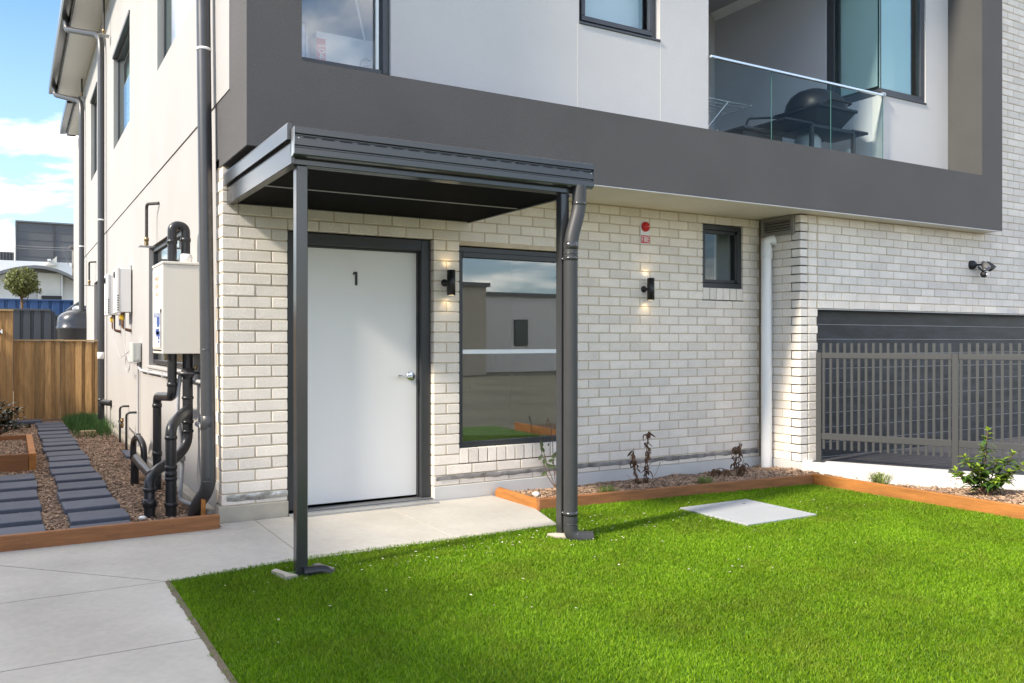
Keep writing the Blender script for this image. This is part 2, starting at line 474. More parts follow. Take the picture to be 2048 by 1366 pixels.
def wall_sheet(u0, u1, v0, v1, openings, plane, axis, thick, mb=None, direction=1):
    """a wall in the plane axis=plane with true openings; thickness runs in +axis*direction. u is the other ground axis, v is z"""
    mb = mb or MB()
    us = sorted({u0, u1, *[o[0] for o in openings], *[o[1] for o in openings]})
    vs_ = sorted({v0, v1, *[o[2] for o in openings], *[o[3] for o in openings]})
    us = [u for u in us if u0 <= u <= u1]; vs_ = [v for v in vs_ if v0 <= v <= v1]
    def solid(i, j):
        if i < 0 or j < 0 or i >= len(us) - 1 or j >= len(vs_) - 1: return False
        cu, cv = (us[i] + us[i + 1]) / 2, (vs_[j] + vs_[j + 1]) / 2
        return not any(o[0] < cu < o[1] and o[2] < cv < o[3] for o in openings)
    def P(u, v, d):
        w = plane + d * direction
        return (u, w, v) if axis == 1 else (w, u, v)
    for i in range(len(us) - 1):
        for j in range(len(vs_) - 1):
            if not solid(i, j): continue
            a, b, c, d = us[i], us[i + 1], vs_[j], vs_[j + 1]
            mb.quad(P(a, c, 0), P(b, c, 0), P(b, d, 0), P(a, d, 0))
            mb.quad(P(a, c, thick), P(a, d, thick), P(b, d, thick), P(b, c, thick))
            if not solid(i - 1, j): mb.quad(P(a, c, 0), P(a, d, 0), P(a, d, thick), P(a, c, thick))
            if not solid(i + 1, j): mb.quad(P(b, c, 0), P(b, c, thick), P(b, d, thick), P(b, d, 0))
            if not solid(i, j - 1): mb.quad(P(a, c, 0), P(a, c, thick), P(b, c, thick), P(b, c, 0))
            if not solid(i, j + 1): mb.quad(P(a, d, 0), P(b, d, 0), P(b, d, thick), P(a, d, thick))
    return mb

def room(x0, x1, y0, y1, z0, z1, open_face):
    """inside of a room, one side open"""
    mb = MB()
    F = {'x0': [(x0, y0, z0), (x0, y1, z0), (x0, y1, z1), (x0, y0, z1)], 'x1': [(x1, y0, z0), (x1, y0, z1), (x1, y1, z1), (x1, y1, z0)],
         'y0': [(x0, y0, z0), (x0, y0, z1), (x1, y0, z1), (x1, y0, z0)], 'y1': [(x0, y1, z0), (x1, y1, z0), (x1, y1, z1), (x0, y1, z1)],
         'z0': [(x0, y0, z0), (x1, y0, z0), (x1, y1, z0), (x0, y1, z0)], 'z1': [(x0, y0, z1), (x0, y1, z1), (x1, y1, z1), (x1, y0, z1)]}
    for k, q in F.items():
        if k != open_face: mb.quad(*q)
    return mb

def window_rect(parent, name, axis, plane, u0, u1, z0, z1, fw, depth, glass, frame_m, mullions=(), sill=None, label=None, direction=1):
    """frame of four bars + pane(s). plane = outer face of the frame; depth runs inward"""
    def B(mb, a, b, c, d, p0, p1, bev=0.004):
        if axis == 1: mb.box(a, b, p0, p1, c, d, bev)
        else: mb.box(p0, p1, a, b, c, d, bev)
    p0, p1 = plane, plane + depth * direction
    fr = MB()
    B(fr, u0, u1, z0, z0 + fw, p0, p1); B(fr, u0, u1, z1 - fw, z1, p0, p1)
    B(fr, u0, u0 + fw, z0 + fw, z1 - fw, p0, p1); B(fr, u1 - fw, u1, z0 + fw, z1 - fw, p0, p1)
    for mu in mullions: B(fr, mu - fw / 2, mu + fw / 2, z0 + fw, z1 - fw, p0, p1)
    f = part(name, fr, frame_m, parent, label)
    edges = [u0 + fw] + [e for mu in mullions for e in (mu - fw / 2, mu + fw / 2)] + [u1 - fw]
    pm = plane + depth * .55 * direction
    for k in range(0, len(edges), 2):
        g = MB(); B(g, edges[k] - .004, edges[k + 1] + .004, z0 + fw - .004, z1 - fw + .004, pm - .003, pm + .003, 0)
        part('pane', g, glass, f)
    return f

H, L = 0.0847, 0.24          # brick course and brick length with joint
GZ = -0.20                   # ground level
BX = 5.425                   # inside corner of the brick front
BY = -0.53                   # face of the garage wall
SOF = 2.378                  # underside of the upper storey
FY = -0.74                   # face of the charcoal frame
RY = -0.33                   # face of the recessed white wall
BT = 2.988                   # top of the charcoal band
TOPZ = 6.3

# ================================================================== SETTING
def grid_sheet(x0, x1, y0, y1, nx, ny, zf, keep=None):
    mb = MB(); ids = {}
    for j in range(ny + 1):
        for i in range(nx + 1):
            x, y = x0 + (x1 - x0) * i / nx, y0 + (y1 - y0) * j / ny
            ids[i, j] = len(mb.v); mb.v.append((x, y, zf(x, y)))
    for j in range(ny):
        for i in range(nx):
            cx, cy = x0 + (x1 - x0) * (i + .5) / nx, y0 + (y1 - y0) * (j + .5) / ny
            if keep and not keep(cx, cy): continue
            mb.f.append((ids[i, j], ids[i + 1, j], ids[i + 1, j + 1], ids[i, j + 1])); mb.sm.append(True)
    return mb

g = MB(); g.quad((-900, -900, -.42), (900, -900, -.42), (900, 900, -.42), (-900, 900, -.42))
struct('ground', g, M_GROUND)

# ---- concrete path, cast in bays with tooled joints
path = MB()
path.box(-3.6, -.60, -9.0, .12, -.40, -.209); path.box(-.599, 2.2, -1.25, .12, -.40, -.2092)
path_o = struct('path', path, mat('joint_filler', (0.10, 0.09, 0.075), 0.95, var=0.2, vscale=8))
def slab(poly, z=GZ):
    """bay of concrete: polygon shrunk a little, with a rounded-over edge"""
    P = [Vector((x, y, 0)) for x, y in poly]; cen = sum(P, Vector()) / len(P)
    mb = MB()
    n = len(P)
    ins = []
    for i in range(n):
        a, b, c = P[i - 1], P[i], P[(i + 1) % n]
        n1 = Vector((-(b - a).y, (b - a).x, 0)).normalized(); n2 = Vector((-(c - b).y, (c - b).x, 0)).normalized()
        bis = (n1 + n2); bis = bis.normalized() / max(.3, bis.normalized().dot(n1))
        ins.append(bis)
    rings = []
    for off, zz_ in ((.0042, -.06), (.0042, -.003), (.0046, 0.0)):
        rings.append([(P[i] + ins[i] * off).to_tuple()[:2] + (z + zz_,) for i in range(n)])
    vs_ = [v for r_ in rings for v in r_]
    fs = []
    for k in range(2):
        for i in range(n):
            fs.append((k * n + i, k * n + (i + 1) % n, (k + 1) * n + (i + 1) % n, (k + 1) * n + i))
    fs.append(tuple(2 * n + i for i in range(n)))
    mb.add(vs_, fs)
    return part('slab', mb, M_CONC, path_o)
YJ = -1.30
lx = -0.585
slab([(-3.5, -2.43), (lx, -2.43), (lx, -1.40), (-3.5, -1.40)])
slab([(-3.5, -4.2), (lx, -4.2), (lx, -2.43), (-3.5, -2.43)])
slab([(-3.5, -8.9), (lx, -8.9), (lx, -4.2), (-3.5, -4.2)])
slab([(-3.5, -1.40), (lx, -1.40), (-1.76, -.14), (-3.5, -.14)])
slab([(lx, -1.40), (.225, -1.30), (.225, -.02), (-.03, -.02), (-.03, -.14), (-1.76, -.14)])
slab([(.225, -1.32), (1.245, -1.30), (1.245, -.02), (.225, -.02)])
slab([(1.245, -1.30), (2.06, -1.28), (2.235, -.68), (2.22, -.02), (1.245, -.02)])

# ---- lawn: turf sheet and real blades
LAWN = [(lx, -1.385), (.2, -1.262), (1.25, -1.268), (2.05, -1.268), (2.245, -.735), (5.03, -1.005), (5.14, -3.6), (5.2, -5.2), (lx, -5.2)]
def in_poly(px, py, poly):
    inside = np.zeros(len(px), bool); n = len(poly); j = n - 1
    for i in range(n):
        xi, yi = poly[i]; xj, yj = poly[j]
        c = ((yi > py) != (yj > py)) & (px < (xj - xi) * (py - yi) / (yj - yi + 1e-12) + xi)
        inside ^= c; j = i
    return inside
tb = MB()
tb.add([(x, y, GZ - .012) for x, y in LAWN] + [(x, y, -.3) for x, y in LAWN],
       [tuple(range(len(LAWN)))[::-1]] + [(i, (i + 1) % len(LAWN), len(LAWN) + (i + 1) % len(LAWN), len(LAWN) + i) for i in range(len(LAWN))])
struct('lawn', tb, M_TURF)
LID = (3.205, 3.925, -1.985, -1.27)

def blades(name, px, py, pz, length, width, lean, m, parent=None, flat=0.0):
    """one mesh of many bent blades (quad + tip)"""
    n = len(px)
    a = rng.uniform(0, 2 * np.pi, n); ln = lean * rng.uniform(.2, 1.0, n)
    ld = rng.uniform(0, 2 * np.pi, n)
    h_ = length * rng.uniform(.6, 1.15, n); w = width * rng.uniform(.7, 1.25, n)
    ux, uy = np.cos(a) * w * .5, np.sin(a) * w * .5
    lxx, lyy = np.cos(ld) * ln * h_, np.sin(ld) * ln * h_
    V = np.empty((n, 5, 3), np.float32)
    V[:, 0] = np.stack([px - ux, py - uy, pz], 1); V[:, 1] = np.stack([px + ux, py + uy, pz], 1)
    mz = pz + h_ * .58
    V[:, 2] = np.stack([px + ux * .85 + lxx * .35, py + uy * .85 + lyy * .35, mz], 1)
    V[:, 3] = np.stack([px - ux * .85 + lxx * .35, py - uy * .85 + lyy * .35, mz], 1)
    V[:, 4] = np.stack([px + lxx, py + lyy, pz + h_ * (1 - flat)], 1)
    me = bpy.data.meshes.new(name)
    me.vertices.add(n * 5); me.vertices.foreach_set('co', V.ravel())
    base = (np.arange(n) * 5)[:, None]
    loops = np.concatenate([base + np.array([[0, 1, 2, 3]]), base + np.array([[3, 2, 4]])], 1).ravel().astype(np.int32)
    starts = np.stack([np.arange(n) * 7, np.arange(n) * 7 + 4], 1).ravel().astype(np.int32)
    me.loops.add(n * 7); me.loops.foreach_set('vertex_index', loops)
    me.polygons.add(n * 2); me.polygons.foreach_set('loop_start', starts)
    me.update(calc_edges=True)
    me.materials.append(m)
    o = bpy.data.objects.new(name, me); link(o, parent)
    return o
def grass_material():
    m = bpy.data.materials.new('turf_blades'); m.use_nodes = True
    n, l = m.node_tree.nodes, m.node_tree.links
    b = n['Principled BSDF']; b.inputs['Roughness'].default_value = 0.5; b.inputs['Specular IOR Level'].default_value = 0.18
    geo = n.new('ShaderNodeNewGeometry')
    rp = n.new('ShaderNodeValToRGB')
    e = rp.color_ramp.elements
    e[0].position = 0.0; e[0].color = (0.066, 0.150, 0.005, 1)
    e[1].position = 1.0; e[1].color = (0.28, 0.30, 0.06, 1)
    for p_, c_ in ((.35, (0.135, 0.270, 0.007, 1)), (.7, (0.215, 0.375, 0.011, 1)), (.93, (0.275, 0.44, 0.018, 1))):
        k = e.new(p_); k.color = c_
    l.new(geo.outputs['Random Per Island'], rp.inputs[0])
    t = n.new('ShaderNodeTexNoise'); t.inputs['Scale'].default_value = 1.4; t.inputs['Detail'].default_value = 5
    l.new(geo.outputs['Position'], t.inputs['Vector'])
    mr = n.new('ShaderNodeMapRange'); mr.inputs['From Min'].default_value = .3; mr.inputs['From Max'].default_value = .7
    mr.inputs['To Min'].default_value = .72; mr.inputs['To Max'].default_value = 1.18
    l.new(t.outputs['Fac'], mr.inputs['Value'])
    t2 = n.new('ShaderNodeTexNoise'); t2.inputs['Scale'].default_value = 2.3; t2.inputs['Detail'].default_value = 6; t2.inputs['Roughness'].default_value = .65
    mp2 = n.new('ShaderNodeMapping'); mp2.inputs['Location'].default_value = (3.7, 1.2, 0); l.new(geo.outputs['Position'], mp2.inputs['Vector']); l.new(mp2.outputs[0], t2.inputs['Vector'])
    mr2 = n.new('ShaderNodeMapRange'); mr2.inputs['From Min'].default_value = .50; mr2.inputs['From Max'].default_value = .74; mr2.inputs['To Max'].default_value = .6
    l.new(t2.outputs['Fac'], mr2.inputs['Value'])
    mc2 = n.new('ShaderNodeMix'); mc2.data_type = 'RGBA'; mc2.inputs[7].default_value = (.19, .225, .022, 1)
    l.new(mr2.outputs[0], mc2.inputs[0]); l.new(rp.outputs[0], mc2.inputs[6])
    vm = n.new('ShaderNodeVectorMath'); vm.operation = 'SCALE'
    l.new(mc2.outputs[2], vm.inputs[0]); l.new(mr.outputs[0], vm.inputs['Scale'])
    l.new(vm.outputs[0], b.inputs['Base Color'])
    td = n.new('ShaderNodeBsdfTranslucent'); l.new(vm.outputs[0], td.inputs['Color'])
    ms = n.new('ShaderNodeMixShader'); ms.inputs[0].default_value = .28
    l.new(b.outputs[0], ms.inputs[1]); l.new(td.outputs[0], ms.inputs[2])
    l.new(ms.outputs[0], n['Material Output'].inputs['Surface'])
    return m
M_GRASS = grass_material()
def lawn_points(n, x0, x1, y0, y1):
    px, py = rng.uniform(x0, x1, n), rng.uniform(y0, y1, n)
    edge = .012 * np.sin(py * 23) + .010 * np.sin(py * 61 + 1)           # the mat's left edge is cut unevenly
    ok = in_poly(px + np.where(px < 0, edge, 0), py + np.where(py > -1.5, .008 * np.sin(px * 37), 0), LAWN)
    ok &= ~((px > LID[0] - .012) & (px < LID[1] + .012) & (py > LID[2] - .012) & (py < LID[3] + .012))
    ok &= ~((px > -.03) & (px < .24) & (py > -1.66) & (py < -1.50))
    # keep to what the camera, or one a step beside it, could see
    dxc, dyc = px + 1.311, py + 6.37
    depth = dxc * .506 + dyc * .8626; lat = dxc * .8626 - dyc * .506
    ok &= (depth > 2.5) & (np.abs(lat) < depth * .62 + .6)
    return px[ok], py[ok], depth[ok]
px, py, dp = lawn_points(760000, lx - .02, 5.2, -4.6, -.7)
o = blades('lawn_grass', px, py, np.full(len(px), GZ - .012),   .020 * (1 + .16 * rng.standard_normal(len(px))),   .0031 * np.clip(dp / 3.9, 1.0, 1.5), .95, M_GRASS, None, 0.0)
tag(o, 'bright green short pile grass covering the front lawn', 'grass', kind='stuff')
# dry blossom and clippings lying on the lawn
lm = MB()
for _ in range(230):
    cl = random.random()
    if cl < .55: x, y = random.gauss(1.5, .75), random.gauss(-1.62, .16)
    elif cl < .7: x, y = random.gauss(2.75, .45), random.gauss(-1.25, .16)
    else: x, y = random.uniform(-.4, 5), random.uniform(-3.2, -1.2)
    if not in_poly(np.array([x]), np.array([y]), LAWN)[0]: continue
    if LID[0] < x < LID[1] and LID[2] < y < LID[3]: continue
    s_ = random.uniform(.0025, .0065); a = random.uniform(0, 6.28); z = GZ + .009
    ca, sa = math.cos(a), math.sin(a)
    lm.add([(x + ca * s_ * 2 * random.uniform(.6, 1.6), y + sa * s_ * 2, z), (x - sa * s_, y + ca * s_, z + .004), (x - ca * s_ * 1.5, y - sa * s_ * 1.5, z + .001), (x + sa * s_, y - ca * s_, z + .003)],
           [(0, 1, 2, 3)])
tag(part('lawn_litter', lm, M_LITTER), 'pale dry petals and clippings scattered over the lawn', 'litter', kind='stuff')

se = MB()
y = -1.40
while y > -5.0:
    w0 = .003 + .014 * abs(mnoise.noise(Vector((y * 5.1, 2.2, 0)))) + .010 * abs(mnoise.noise(Vector((y * 17, 5.2, 0)))); w1 = .003 + .014 * abs(mnoise.noise(Vector(((y - .02) * 5.1, 2.2, 0)))) + .010 * abs(mnoise.noise(Vector(((y - .02) * 17, 5.2, 0))))
    se.add([(lx + .02, y, GZ + .003), (lx - w0, y, GZ + .0012), (lx - w1, y - .02, GZ + .0012), (lx + .02, y - .02, GZ + .003)], [(0, 1, 2, 3)]); y -= .02
tag(part('soil_edge', se, mat('edge_soil', (.15, .12, .085), .95, var=.3, vscale=30)), 'thin line of soil along the cut edge of the lawn', 'soil', kind='stuff')

# ---- planting beds (mulch) in front of the wall and beside the fence
RW0, RW1 = Vector((5.425, -.56, 0)), Vector((7.30, -4.25, 0))           # face line of the retaining wall
RWD = (RW1 - RW0).normalized()
def bump2(x, y, s): return mnoise.noise(Vector((x * s, y * s, 3.1)))
def bed_z(x, y):
    z = -.205 + .024 * bump2(x, y, 2.3) + .012 * bump2(x, y, 7)
    if x > 5.05 and y < -.9: z += -.02 + .085 * min(1, max(0, (-y - 1.55) / .9)) * min(1, max(0, (6.6 - x) / .8))
    else: z += .035 * math.exp(-((y + .45) / .22) ** 2) * (1 if x > 2.7 else 0)
    return z
FBED = [(2.27, -.70), (5.05, -.955), (5.42, -.60), (5.42, -.005), (2.27, -.005)]
RBED = [(5.10, -.96), (5.42, -.575), (7.25, -4.2), (5.25, -4.4)]
struct('planting_bed', grid_sheet(2.24, 5.50, -1.02, 0.02, 110, 36, bed_z, lambda x, y: in_poly(np.array([x]), np.array([y]), FBED)[0]), M_MULCHBASE)
struct('planting_bed', grid_sheet(5.05, 7.3, -4.4, -.6, 70, 110, bed_z, lambda x, y: in_poly(np.array([x]), np.array([y]), RBED)[0]), M_MULCHBASE)
def side_z(x, y): return -.205 + .02 * bump2(x, y, 1.9) + .008 * bump2(x, y, 6)
struct('side_garden_bed', grid_sheet(-2.3, 0.02, -.13, 14.6, 60, 260, side_z), M_MULCHBASE)
def chips(name, n, poly, zf, size, label, avoid=()):
    mb = MB(); xs = [p_[0] for p_ in poly]; ys = [p_[1] for p_ in poly]
    X = rng.uniform(min(xs), max(xs), n); Y = rng.uniform(min(ys), max(ys), n)
    ok = in_poly(X, Y, poly)
    for (a0, a1, b0, b1) in avoid: ok &= ~((X > a0) & (X < a1) & (Y > b0) & (Y < b1))
    X, Y = X[ok], Y[ok]
    vs_, fs = [], []
    for x, y in zip(X, Y):
        l_ = size * random.uniform(.5, 1.5); w = size * random.uniform(.14, .34); t = w * .5
        a = random.uniform(0, 6.28); ti = random.uniform(-.5, .5)
        ca, sa = math.cos(a), math.sin(a); z = zf(x, y) + random.uniform(0.0, .012)
        o_ = len(vs_)
        for (u, v, k) in ((-l_, -w, 0), (-l_ * .8, w, 0), (-l_ * .9, 0, t), (l_, -w * .7, 0), (l_ * .85, w * .8, 0), (l_ * .9, 0, t)):
            u *= .5
            vs_.append((x + ca * u - sa * v, y + sa * u + ca * v, z + k + ti * u))
        fs += [(o_, o_ + 3, o_ + 5, o_ + 2), (o_ + 1, o_ + 2, o_ + 5, o_ + 4), (o_, o_ + 2, o_ + 1), (o_ + 3, o_ + 4, o_ + 5)]
    mb.add(vs_, fs)
    return tag(part(name, mb, M_CHIP), label, 'mulch', kind='stuff')
chips('bark_mulch', 15000, FBED, bed_z, .034, 'loose brown bark mulch in the bed below the brick wall')
chips('bark_mulch', 9000, [(5.10, -.96), (5.42, -.575), (6.6, -2.9), (5.22, -3.2)], bed_z, .034, 'loose brown bark mulch in the bed beside the fence')

# ---- side passage: two rows of stepping stones in mulch
stone_mb = MB(); stone_mb.box(-.19, .19, -.180, .180, -.06, 0, .006)
stone_me = stone_mb.mesh('paver'); stone_me.materials.append(M_PAVER)
rt = bpy.data.objects.new('stepping_stone_path', None); rt.location = (-.78, 4.3, -.2); C.objects.link(rt); WLOC[rt.name] = Vector(rt.location); tag(rt, kind='structure')
AV = []
def stone(x, y, a, parent, sx=1.0, sy=1.0):
    o = bpy.data.objects.new('paver', stone_me); o.location = (x, y, -.150 + random.uniform(-.006, .004)); o.rotation_euler = (random.uniform(-.008, .008), random.uniform(-.008, .008), a)
    o.scale = (sx, sy, 1)
    link(o, parent); AV.append((x - .19, x + .19, y - .19, y + .19))
y = .02
k = 0
while y < 8.9:
    stone(-.775 + .012 * math.sin(k * 1.7) - .03 * (y / 9), y, R(random.uniform(-2.2, 2.2)), rt)
    y += random.uniform(.475, .53); k += 1
rt2 = bpy.data.objects.new('stepping_stone_path', None); rt2.location = (-1.32, 1.5, -.2); C.objects.link(rt2); WLOC[rt2.name] = Vector(rt2.location); tag(rt2, kind='structure')
for i, y in enumerate((.15, .70, 1.25, 1.78, 2.30, 2.78)):
    stone(-1.305 - .01 * (i % 2), y, R(random.uniform(-1.5, 1.5)), rt2)
for i, (x, y) in enumerate(((-1.08, 9.25), (-1.48, 9.27), (-1.9, 9.22))):
    stone(x, y, R(90 + random.uniform(-2, 2)), rt2)
chips('bark_mulch', 34000, [(-1.75, -.12), (-.01, -.12), (-.01, 9.5), (-1.75, 9.5)], side_z, .030, 'loose brown bark mulch around the stepping stones', AV)

# ---- driveway in front of the garage
dv = MB()
A = RW0 + Vector((.10, -.03, 0)); B_ = RW1 + Vector((.10, -.03, 0))
dv.add([(A.x, A.y + .03, -.085), (B_.x, B_.y, -.085), (16, -4.6, -.085), (16, BY + .25, -.085), (A.x + .1, BY + .25, -.085)], [(0, 1, 2, 3, 4)])
drive = struct('driveway', dv, M_DRIVE)
M_PAVEJ = mat('paving_joint_grey', (.13, .13, .135), .7)
jt = MB()
for i in range(14):
    yy = -.75 - i * .27
    jt.quad((5.6 + .42 * i * .3, yy, -.081), (14, yy - .02, -.081), (14, yy - .005, -.081), (5.6 + .42 * i * .3, yy + .012, -.081))
part('paving_joint', jt, M_PAVEJ, drive)

# ================================================================== BUILDING
bld = thing('apartment_building', (4.5, 4.0, GZ), 'cream brick and rendered two storey apartment building with charcoal framed upper floor', 'building')

# ---- brick walls: mortar core with every brick laid on it
OPEN_F = [(.475, 1.68, -1, 23 * H), (1.915, 3.0, 1 * H, 22.55 * H), (4.63, 5.18, 18 * H, 27 * H)]
core = MB()
REC = .007
wall_sheet(0.006, BX, -.0847, SOF + .02, [(a - .006, b + .006, c - .01 if c < 0 else c - .006, d + .006) for a, b, c, d in OPEN_F], REC, 1, .10, core)
brick_wall = part('brick_wall', core, M_MORTAR, bld, 'cream brick front wall with recessed mortar joints')
# left return of the corner
cr_ = MB(); cr_.box(.006, .10, .108, .24, -.0847, 2.85)
part('mortar_return', cr_, M_MORTAR, brick_wall)
core2 = MB()
wall_sheet(BY + REC, -.001, -.12, SOF + .02, [], BX + REC, 0, .10, core2)
wall_sheet(BX + REC, 9.9, -.12, SOF + .02, [(5.669, 9.95, -1, 17 * H + .003)], BY + REC, 1, .12, core2)
wall_sheet(8.50, 9.9, SOF + .02, TOPZ, [], BY + REC, 1, .12, core2)
garage_wall = part('brick_wall', core2, M_MORTAR, bld, 'projecting cream brick wall above and beside the garage')

BR = []                                                    # (x, y, z, length, axis, height, face)
def lay(u0, u1, k, axis, plane, start, flip=False, z_off=0.0):
    """bricks of one course between u0 and u1, stretchers on joints at start + n*L"""
    n0 = math.floor((u0 - start) / L) - 1
    c = start + n0 * L
    while c < u1:
        a, b = max(u0, c + .005), min(u1, c + L - .005)
        if abs(a - u0) < .0051: a = u0
        if b > u1 - .0051: b = u1
        if b - a > .022: BR.append((a, b, k * H + .005, (k + 1) * H - .005, axis, plane))
        c += L
def spans(u0, u1, k, openings):
    zc = (k + .5) * H
    cuts = [(u0, u1)]
    for (a, b, c, d) in openings:
        if c < zc < d:
            nw = []
            for s0, s1 in cuts:
                if a > s0: nw.append((s0, min(a, s1)))
                if b < s1: nw.append((max(b, s0), s1))
            cuts = [c_ for c_ in nw if c_[1] - c_[0] > .01]
    return cuts
for k in range(-1, 28):
    st = .115 if k % 2 == 0 else .235
    for (a, b) in spans(0, BX - .012, k, OPEN_F): lay(a, b, k, 1, 0.0, st)
    # the return into the inside corner, laid from the outer corner backwards
    st2 = BY - .005 if k % 2 == 0 else BY + .115
    lay(BY + .112, -.008, k, 0, BX, st2) if False else lay(BY, -.008, k, 0, BX, st2)
    # garage wall pier and the panel above the door
    st3 = BX + .115 if k % 2 == 0 else BX - .005
    if k < 17: lay(BX + .113, 5.675, k, 1, BY, st3)
    else:
        lay(BX + .113, 5.668, k, 1, BY, st3)
        lay(5.682, 9.9, k, 1, BY, 5.677 if k % 2 else 5.677 + L / 2)
for k in range(28, 73):
    lay(8.55, 9.9, k, 1, BY, 5.677 if k % 2 else 5.677 + L / 2)
# header on edge sills
SILL = []
n_s = 12
for i in range(n_s): SILL.append((1.915 + i * .0905 + .004, 1.915 + (i + 1) * .0905 - .004, 1 * H + .005, 2.52 * H, 1, 0.0))
for i in range(6): SILL.append((4.63 + i * .0917 + .004, 4.63 + (i + 1) * .0917 - .004, 18 * H + .005, 19.45 * H, 1, 0.0))
CAMP = Vector(cam.location)
FWD = Vector((math.sin(R(30.39)), math.cos(R(30.39)), 0))
def brick_geom(br, thick=.102):
    a, b, z0, z1, axis, plane = br
    mb = MB()
    if axis == 1: mb.box(a, b, plane, plane + thick, z0, z1, .0035)
    else: mb.box(plane, plane + thick, a, b, z0, z1, .0035)
    return mb
def show(br):
    a, b, z0, z1, axis, plane = br
    c = Vector(((a + b) / 2, plane, (z0 + z1) / 2)) if axis == 1 else Vector((plane, (a + b) / 2, (z0 + z1) / 2))
    d = c - CAMP; dep = d.dot(FWD)
    nrm = Vector((0, -1, 0)) if axis == 1 else Vector((-1, 0, 0))
    return (b - a) * (z1 - z0) * abs(d.normalized().dot(nrm)) / dep ** 2
allb = BR + SILL
allb.sort(key=show, reverse=True)
mesh_cache = {}
def brick_obj(br, parent):
    a, b, z0, z1, axis, plane = br
    key = (round(b - a, 3), round(z1 - z0, 3), axis)
    if key not in mesh_cache:
        w, h_ = b - a, z1 - z0
        mb = MB()
        if axis == 1: mb.box(-w / 2, w / 2, 0, .102, -h_ / 2, h_ / 2, .0035)
        else: mb.box(0, .102, -w / 2, w / 2, -h_ / 2, h_ / 2, .0035)
        me = mb.mesh('brick'); me.materials.append(M_BRICK); mesh_cache[key] = me
    o = bpy.data.objects.new('brick', mesh_cache[key])
    jy = random.uniform(-.0018, .0012)
    o.location = ((a + b) / 2, plane + jy, (z0 + z1) / 2) if axis == 1 else (plane + jy, (a + b) / 2, (z0 + z1) / 2)
    o.rotation_euler = (random.uniform(-.006, .006), random.uniform(-.004, .004), 0)
    link(o, parent)
for br in allb[:300]:
    brick_obj(br, brick_wall if (br[4] == 1 and br[5] == 0.0) else garage_wall)
rest_f, rest_g = MB(), MB()
for br in allb[300:]:
    a, b, z0, z1, axis, plane = br
    pl = plane + random.uniform(-.0018, .0012)
    (rest_f if (axis == 1 and plane == 0.0) else rest_g).add(*(lambda q: (q.v, q.f))(brick_geom((a, b, z0, z1, axis, pl))))
tag(part('brick_courses', rest_f, M_BRICK, brick_wall), kind='stuff')
tag(part('brick_courses', rest_g, M_BRICK, garage_wall), kind='stuff')
# quoin: header ends seen on the return of the left corner
qm = MB()
for k in range(-1, 30):
    if k % 2 == 0: qm.box(0.0, .09, .106, .225, k * H + .005, (k + 1) * H - .005, .003)
    else: qm.box(0.0, .09, .106, .11, k * H + .005, (k + 1) * H - .005, .002)
tag(part('corner_bricks', qm, M_BRICK, brick_wall), kind='stuff')

# flashing that hangs out of the bottom joint
def flashing(x0, x1, z0, z1, m, name, amp=.012):
    n = max(6, int((x1 - x0) / .03)); vs_, fs = [], []
    for i in range(n + 1):
        x = x0 + (x1 - x0) * i / n
        w1 = amp * mnoise.noise(Vector((x * 9, 1.7, 0))); w2 = amp * .4 * mnoise.noise(Vector((x * 14, 7.7, 0)))
        vs_ += [(x, -.006 - .008 * abs(mnoise.noise(Vector((x * 17, 4, 0)))), z1 + w2), (x, -.010 - .012 * abs(mnoise.noise(Vector((x * 12, 9, 0)))), (z0 + z1) / 2), (x, -.005, z0 + w1)]
    for i in range(n):
        for j in range(2): fs.append((3 * i + j, 3 * i + j + 1, 3 * i + 4 + j, 3 * i + 3 + j))
    mb = MB(); mb.add(vs_, fs, True)
    part(name, mb, m, brick_wall)
flashing(.03, .472, -.052, -.004, M_FOIL, 'flashing')
flashing(1.70, BX - .03, -.044, -.004, M_BITUMEN, 'flashing', .012)
# plinths
pm_ = MB(); pm_.box(-.028, .478, -.012, .12, -.40, -.0848, .004)
part('footing', pm_, M_FOOTING, bld)
pm_ = MB(); pm_.box(1.682, BX, -.010, .11, -.40, -.0848 - .002, .003)
part('plinth', pm_, M_PLINTH, bld)
pm_ = MB(); pm_.box(BX - .012, BX + .1, BY - .01, -.0105, -.40, -.0858, .003)
part('plinth', pm_, M_PLINTH, bld)
part('plinth', MB().box(BX - .009, 5.69, BY - .007, BY + .12, -.40, -.0862, .003), M_PLINTH, bld)

# ---- entrance door
door = part('door_frame', (lambda m: (m.box(.478, .540, .055, .165, -.175, 23 * H - .006, .004), m.box(1.592, 1.676, .055, .165, -.175, 23 * H - .006, .004),
            m.box(.540, 1.592, .055, .165, 1.853, 23 * H - .006, .004), m.box(.546, 1.586, .108, .165, 1.838, 1.852), m.box(1.580, 1.5915, .1, .15, -.17, 1.852),
            m) [-1])(MB()), M_FRAME, bld, 'charcoal steel frame of the entrance door')
part('door_leaf', MB().box(.5405, 1.5785, .122, .162, -.158, 1.8385, .002), M_DOOR, door, 'white flush entrance door leaf')
part('reveal_seal', MB().box(.47, .4785, .0, .05, -.17, 23 * H - .01), M_FRAME, door)
hm = MB()
hm.lathe([(0, -.003), (.033, -.003), (.037, .0), (.037, .009), (.0, .010)], (1.525, .112, .822), 24, axis=1)
hm.tube([(1.525, .122, .822), (1.525, .072, .822), (1.42, .068, .826), (1.395, .070, .826)], .0115, 12, bend=.022)
part('door_handle', hm, M_CHROME, door)
part('house_number', (lambda m: (m.box(1.047, 1.064, .112, .1215, 1.556, 1.664), m.prism([(1.0465, 1.664), (1.0465, 1.648), (1.031, 1.638), (1.028, 1.65), (1.040, 1.664)], 1, .112, .1215), m)[-1])(MB()), M_BLACK, door)
thr = MB()
